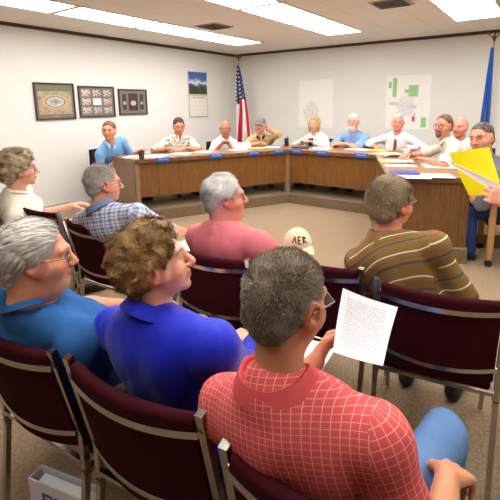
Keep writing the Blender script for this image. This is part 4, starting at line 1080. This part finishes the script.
# ------------------------------------------------------------------ things held and set down
def bez(a, b, c, d, nu, nv, bend):
    a, b, c, d = map(lambda q: V(*q), (a, b, c, d)); P = np.zeros((nu, nv, 3)); n = unit(np.cross(b-a, d-a))
    for i in range(nu):
        for j in range(nv):
            u, v = i/(nu-1), j/(nv-1); P[i, j] = (a*(1-u)+b*u)*(1-v)+(d*(1-u)+c*u)*v+n*bend*sin(pi*u)+n*bend*.6*sin(pi*v)
    return P
def print_mat():
    t = NT('printed sheet'); u, v, _ = t.sep(t.n('ShaderNodeAttribute', attribute_name='fuv').outputs['Vector'])
    ln = t.band(v, .038, .2, .55); tx = t.math('GREATER_THAN', t.noise(1, 2, t.n('ShaderNodeCombineXYZ').outputs[0]), -1)
    cb = t.n('ShaderNodeCombineXYZ'); t.l(t.math('MULTIPLY', u, 60.), cb.inputs[0]); t.l(t.math('MULTIPLY', t.math('FLOOR', t.math('DIVIDE', v, .038)), 7.3), cb.inputs[1])
    gl = t.math('GREATER_THAN', t.noise(1, 2, cb.outputs[0]), .44)
    ins = t.math('MULTIPLY', t.math('MULTIPLY', t.math('GREATER_THAN', u, .12), t.math('LESS_THAN', u, .86)), t.math('MULTIPLY', t.math('GREATER_THAN', v, .12), t.math('LESS_THAN', v, .86)))
    return t.base(t.mix(t.math('MULTIPLY', t.math('MULTIPLY', ln, gl), t.math('MULTIPLY', ins, .62)), lin((236, 236, 240)), lin((90, 90, 100))), .7)
M_print = print_mat()
def held_sheet(name, label, cat, a, b, c, d, bend, mat, parent=None, th=.0016):
    P = bez(a, b, c, d, 14, 16, bend); ctr = P.mean((0, 1)) if parent is None else V(*parent.location)
    o = MB().sheet(P-ctr, th).build(name, mat, parent, True, 60)
    if parent is None: o.location = tuple(ctr); tag(o, label, cat)
    g = np.array([(i/13, j/15, 0) for i in range(14) for j in range(16)]); at = o.data.attributes.new('fuv', 'FLOAT_VECTOR', 'POINT'); at.data.foreach_set('vector', np.vstack([g, g]).astype(np.float32).ravel()); return o
held_sheet('printed_sheet', 'printed white sheet held up by the man in the red checked polo', 'paper', (-.485, 1.142, 1.035), (-.339, 1.23, .975), (-.331, 1.083, .858), (-.453, 1.008, .899), .012, M_print)
held_sheet('paper_sheet', 'white paper between the woman in royal blue and the man in red checks', 'paper', (-.70, 1.16, .80), (-.52, 1.20, .80), (-.52, .98, .76), (-.68, .94, .76), .006, M_paper)
M_fold = flat('bright yellow folder', (240, 228, 20), .5, 0, .3, .03)
r = empty('document_folder', (-.28, 2.22, 1.26), 0, 'bright yellow folder with a white page held up at the right edge', 'folder')
held_sheet('cover', '', '', (-.406, 2.207, 1.354), (-.241, 2.267, 1.386), (-.150, 2.19, 1.17), (-.304, 2.229, 1.148), .012, M_fold, r)
held_sheet('page', '', '', (-.386, 2.14, 1.318), (-.16, 2.12, 1.232), (-.16, 2.12, 1.182), (-.372, 2.14, 1.300), .004, M_paper, r)
# cap held by the man in pink
M_beige = flat('beige cap cloth', (206, 190, 158), .9); M_ink = flat('dark cap lettering', (52, 46, 40), .8)
r = empty('baseball_cap', (-1.185, 2.09, .775), radians(-140), 'beige baseball cap with dark lettering on the knee of the man in pink', 'cap')
nu, nv = 20, 9; P = [[(.082*cos(th)*sin(ph), .098*cos(th)*cos(ph), .096*sin(th)) for th in np.linspace(0, pi/2-.02, nv)] for ph in np.linspace(0, 2*pi, nu)]
MB().sheet(P, .004).build('crown', M_beige, r, True, 50)
MB().sheet([[(x*.078, .085*sqrt(1-.5*x*x)+.075*j/4*(1-.4*x*x), .004-.004*j-.025*x*x*j/4) for j in range(5)] for x in np.linspace(-1, 1, 11)], .005).build('brim', M_beige, r, True, 50)
m = MB(); m.lathe([(.001, .095), (.009, .094), (.008, .101), (.001, .102)], n=10); m.build('button', M_beige, r)
for k, strokes in enumerate(([((0, 0), (.35, 1)), ((.35, 1), (.7, 0))], [((0, 0), (0, 1)), ((0, 1), (.6, 1)), ((0, .5), (.5, .5)), ((0, 0), (.6, 0))], [((0, 0), (0, 1)), ((0, 1), (.6, .8)), ((.6, .8), (0, .5)), ((.1, .5), (.6, 0))])):
    m = MB()
    for (x0, y0), (x1, y1) in strokes:
        q = []
        for t_ in np.linspace(0, 1, 4):
            ph = .62-(k*.42+(x0+(x1-x0)*t_)*.42); th = .32+.42*(y0+(y1-y0)*t_); q.append((.0855*cos(th)*sin(ph), .1015*cos(th)*cos(ph), .0992*sin(th)))
        m.tube(q, .0035, 5)
    m.build('letter', M_ink, r)
# ring binder on the floor leaning by the chair of the woman in blue
r = empty('ring_binder', (-1.275, .615, .155), 0, 'white ring binder standing on the floor behind the woman in royal blue', 'binder')
M_bind = flat('white binder vinyl', (212, 212, 220), .35)
for s, nme in ((-1, 'front_cover'), (1, 'back_cover')): MB().box((0, s*.028, 0), (.27, .005, .31), .002).build(nme, M_bind, r)
MB().box((-.135, 0, 0), (.005, .061, .31), .002).build('spine', M_bind, r)
MB().box((.01, .0, -.005), (.24, .040, .28)).build('pages', M_paper, r)
m = MB()
for k, (x, z, w, h) in enumerate(((-.07, .05, .012, .05), (-.05, .07, .03, .012), (-.05, .05, .028, .010), (-.03, .055, .010, .035), (-.01, .05, .012, .05), (.01, .03, .03, .012))): m.box((x, -.0312, z+.04), (w, .0012, h))
m.build('cover_lettering', flat('blue print', (70, 84, 130), .5), r)
r.rotation_euler = (0, 0, radians(14))
for nme, lab, c, w, h, a, z in (('paper_sheet', 'white paper on the lap of the older woman', (-3.24, 1.93), .28, .20, -12, .62), ('paper_sheet', 'white paper on the lap of the man in the plaid shirt', (-1.98, 2.02), .30, .24, -10, .635), ('paper_sheet', 'white paper beside the hand of the man in pink, left of him', (-1.66, 1.98), .26, .2, 10, .63)):
    o = sheet_at(nme, lab, 'paper', rect(*c, w, h, a), z, M_paper, .003)
held_sheet('paper_sheet', 'white paper in the hands of the balding man in white at the left wing', 'paper', (-4.36, 5.48, .98), (-4.12, 5.64, .98), (-4.08, 5.60, .90), (-4.32, 5.42, .90), .01, M_paper)

# ------------------------------------------------------------------ camera, world, view
yaw, pit, rol = radians(34.97), radians(11.07), radians(-.62)
fwd = V(-sin(yaw)*cos(pit), cos(yaw)*cos(pit), -sin(pit)); rgt = V(cos(yaw), sin(yaw), 0); upv = np.cross(rgt, fwd)
r2 = cos(rol)*rgt+sin(rol)*upv; u2 = -sin(rol)*rgt+cos(rol)*upv
cam = bpy.data.cameras.new('camera'); co = bpy.data.objects.new('camera', cam); COL.objects.link(co)
M = Matrix.Identity(4)
for i in range(3): M[i][0] = r2[i]; M[i][1] = u2[i]; M[i][2] = -fwd[i]
M[0][3], M[1][3], M[2][3] = 0, 0, 1.60
co.matrix_world = M
cam.sensor_fit = 'HORIZONTAL'; cam.sensor_width = 36; cam.lens = 417.8/500*36; cam.shift_x = (250-259.3)/500; cam.shift_y = (185.7-250)/500; cam.clip_start = .02
SC.camera = co
w = bpy.data.worlds.new('world'); SC.world = w; w.use_nodes = True
w.node_tree.nodes['Background'].inputs[0].default_value = (1, .96, .9, 1); w.node_tree.nodes['Background'].inputs[1].default_value = .05
vs = SC.view_settings; vs.view_transform = 'Standard'; vs.look = 'None'; vs.gamma = 1; vs.use_curve_mapping = False; vs.exposure = 0
SC.cycles.max_bounces = 8; SC.cycles.diffuse_bounces = 4; SC.cycles.sample_clamp_indirect = 6
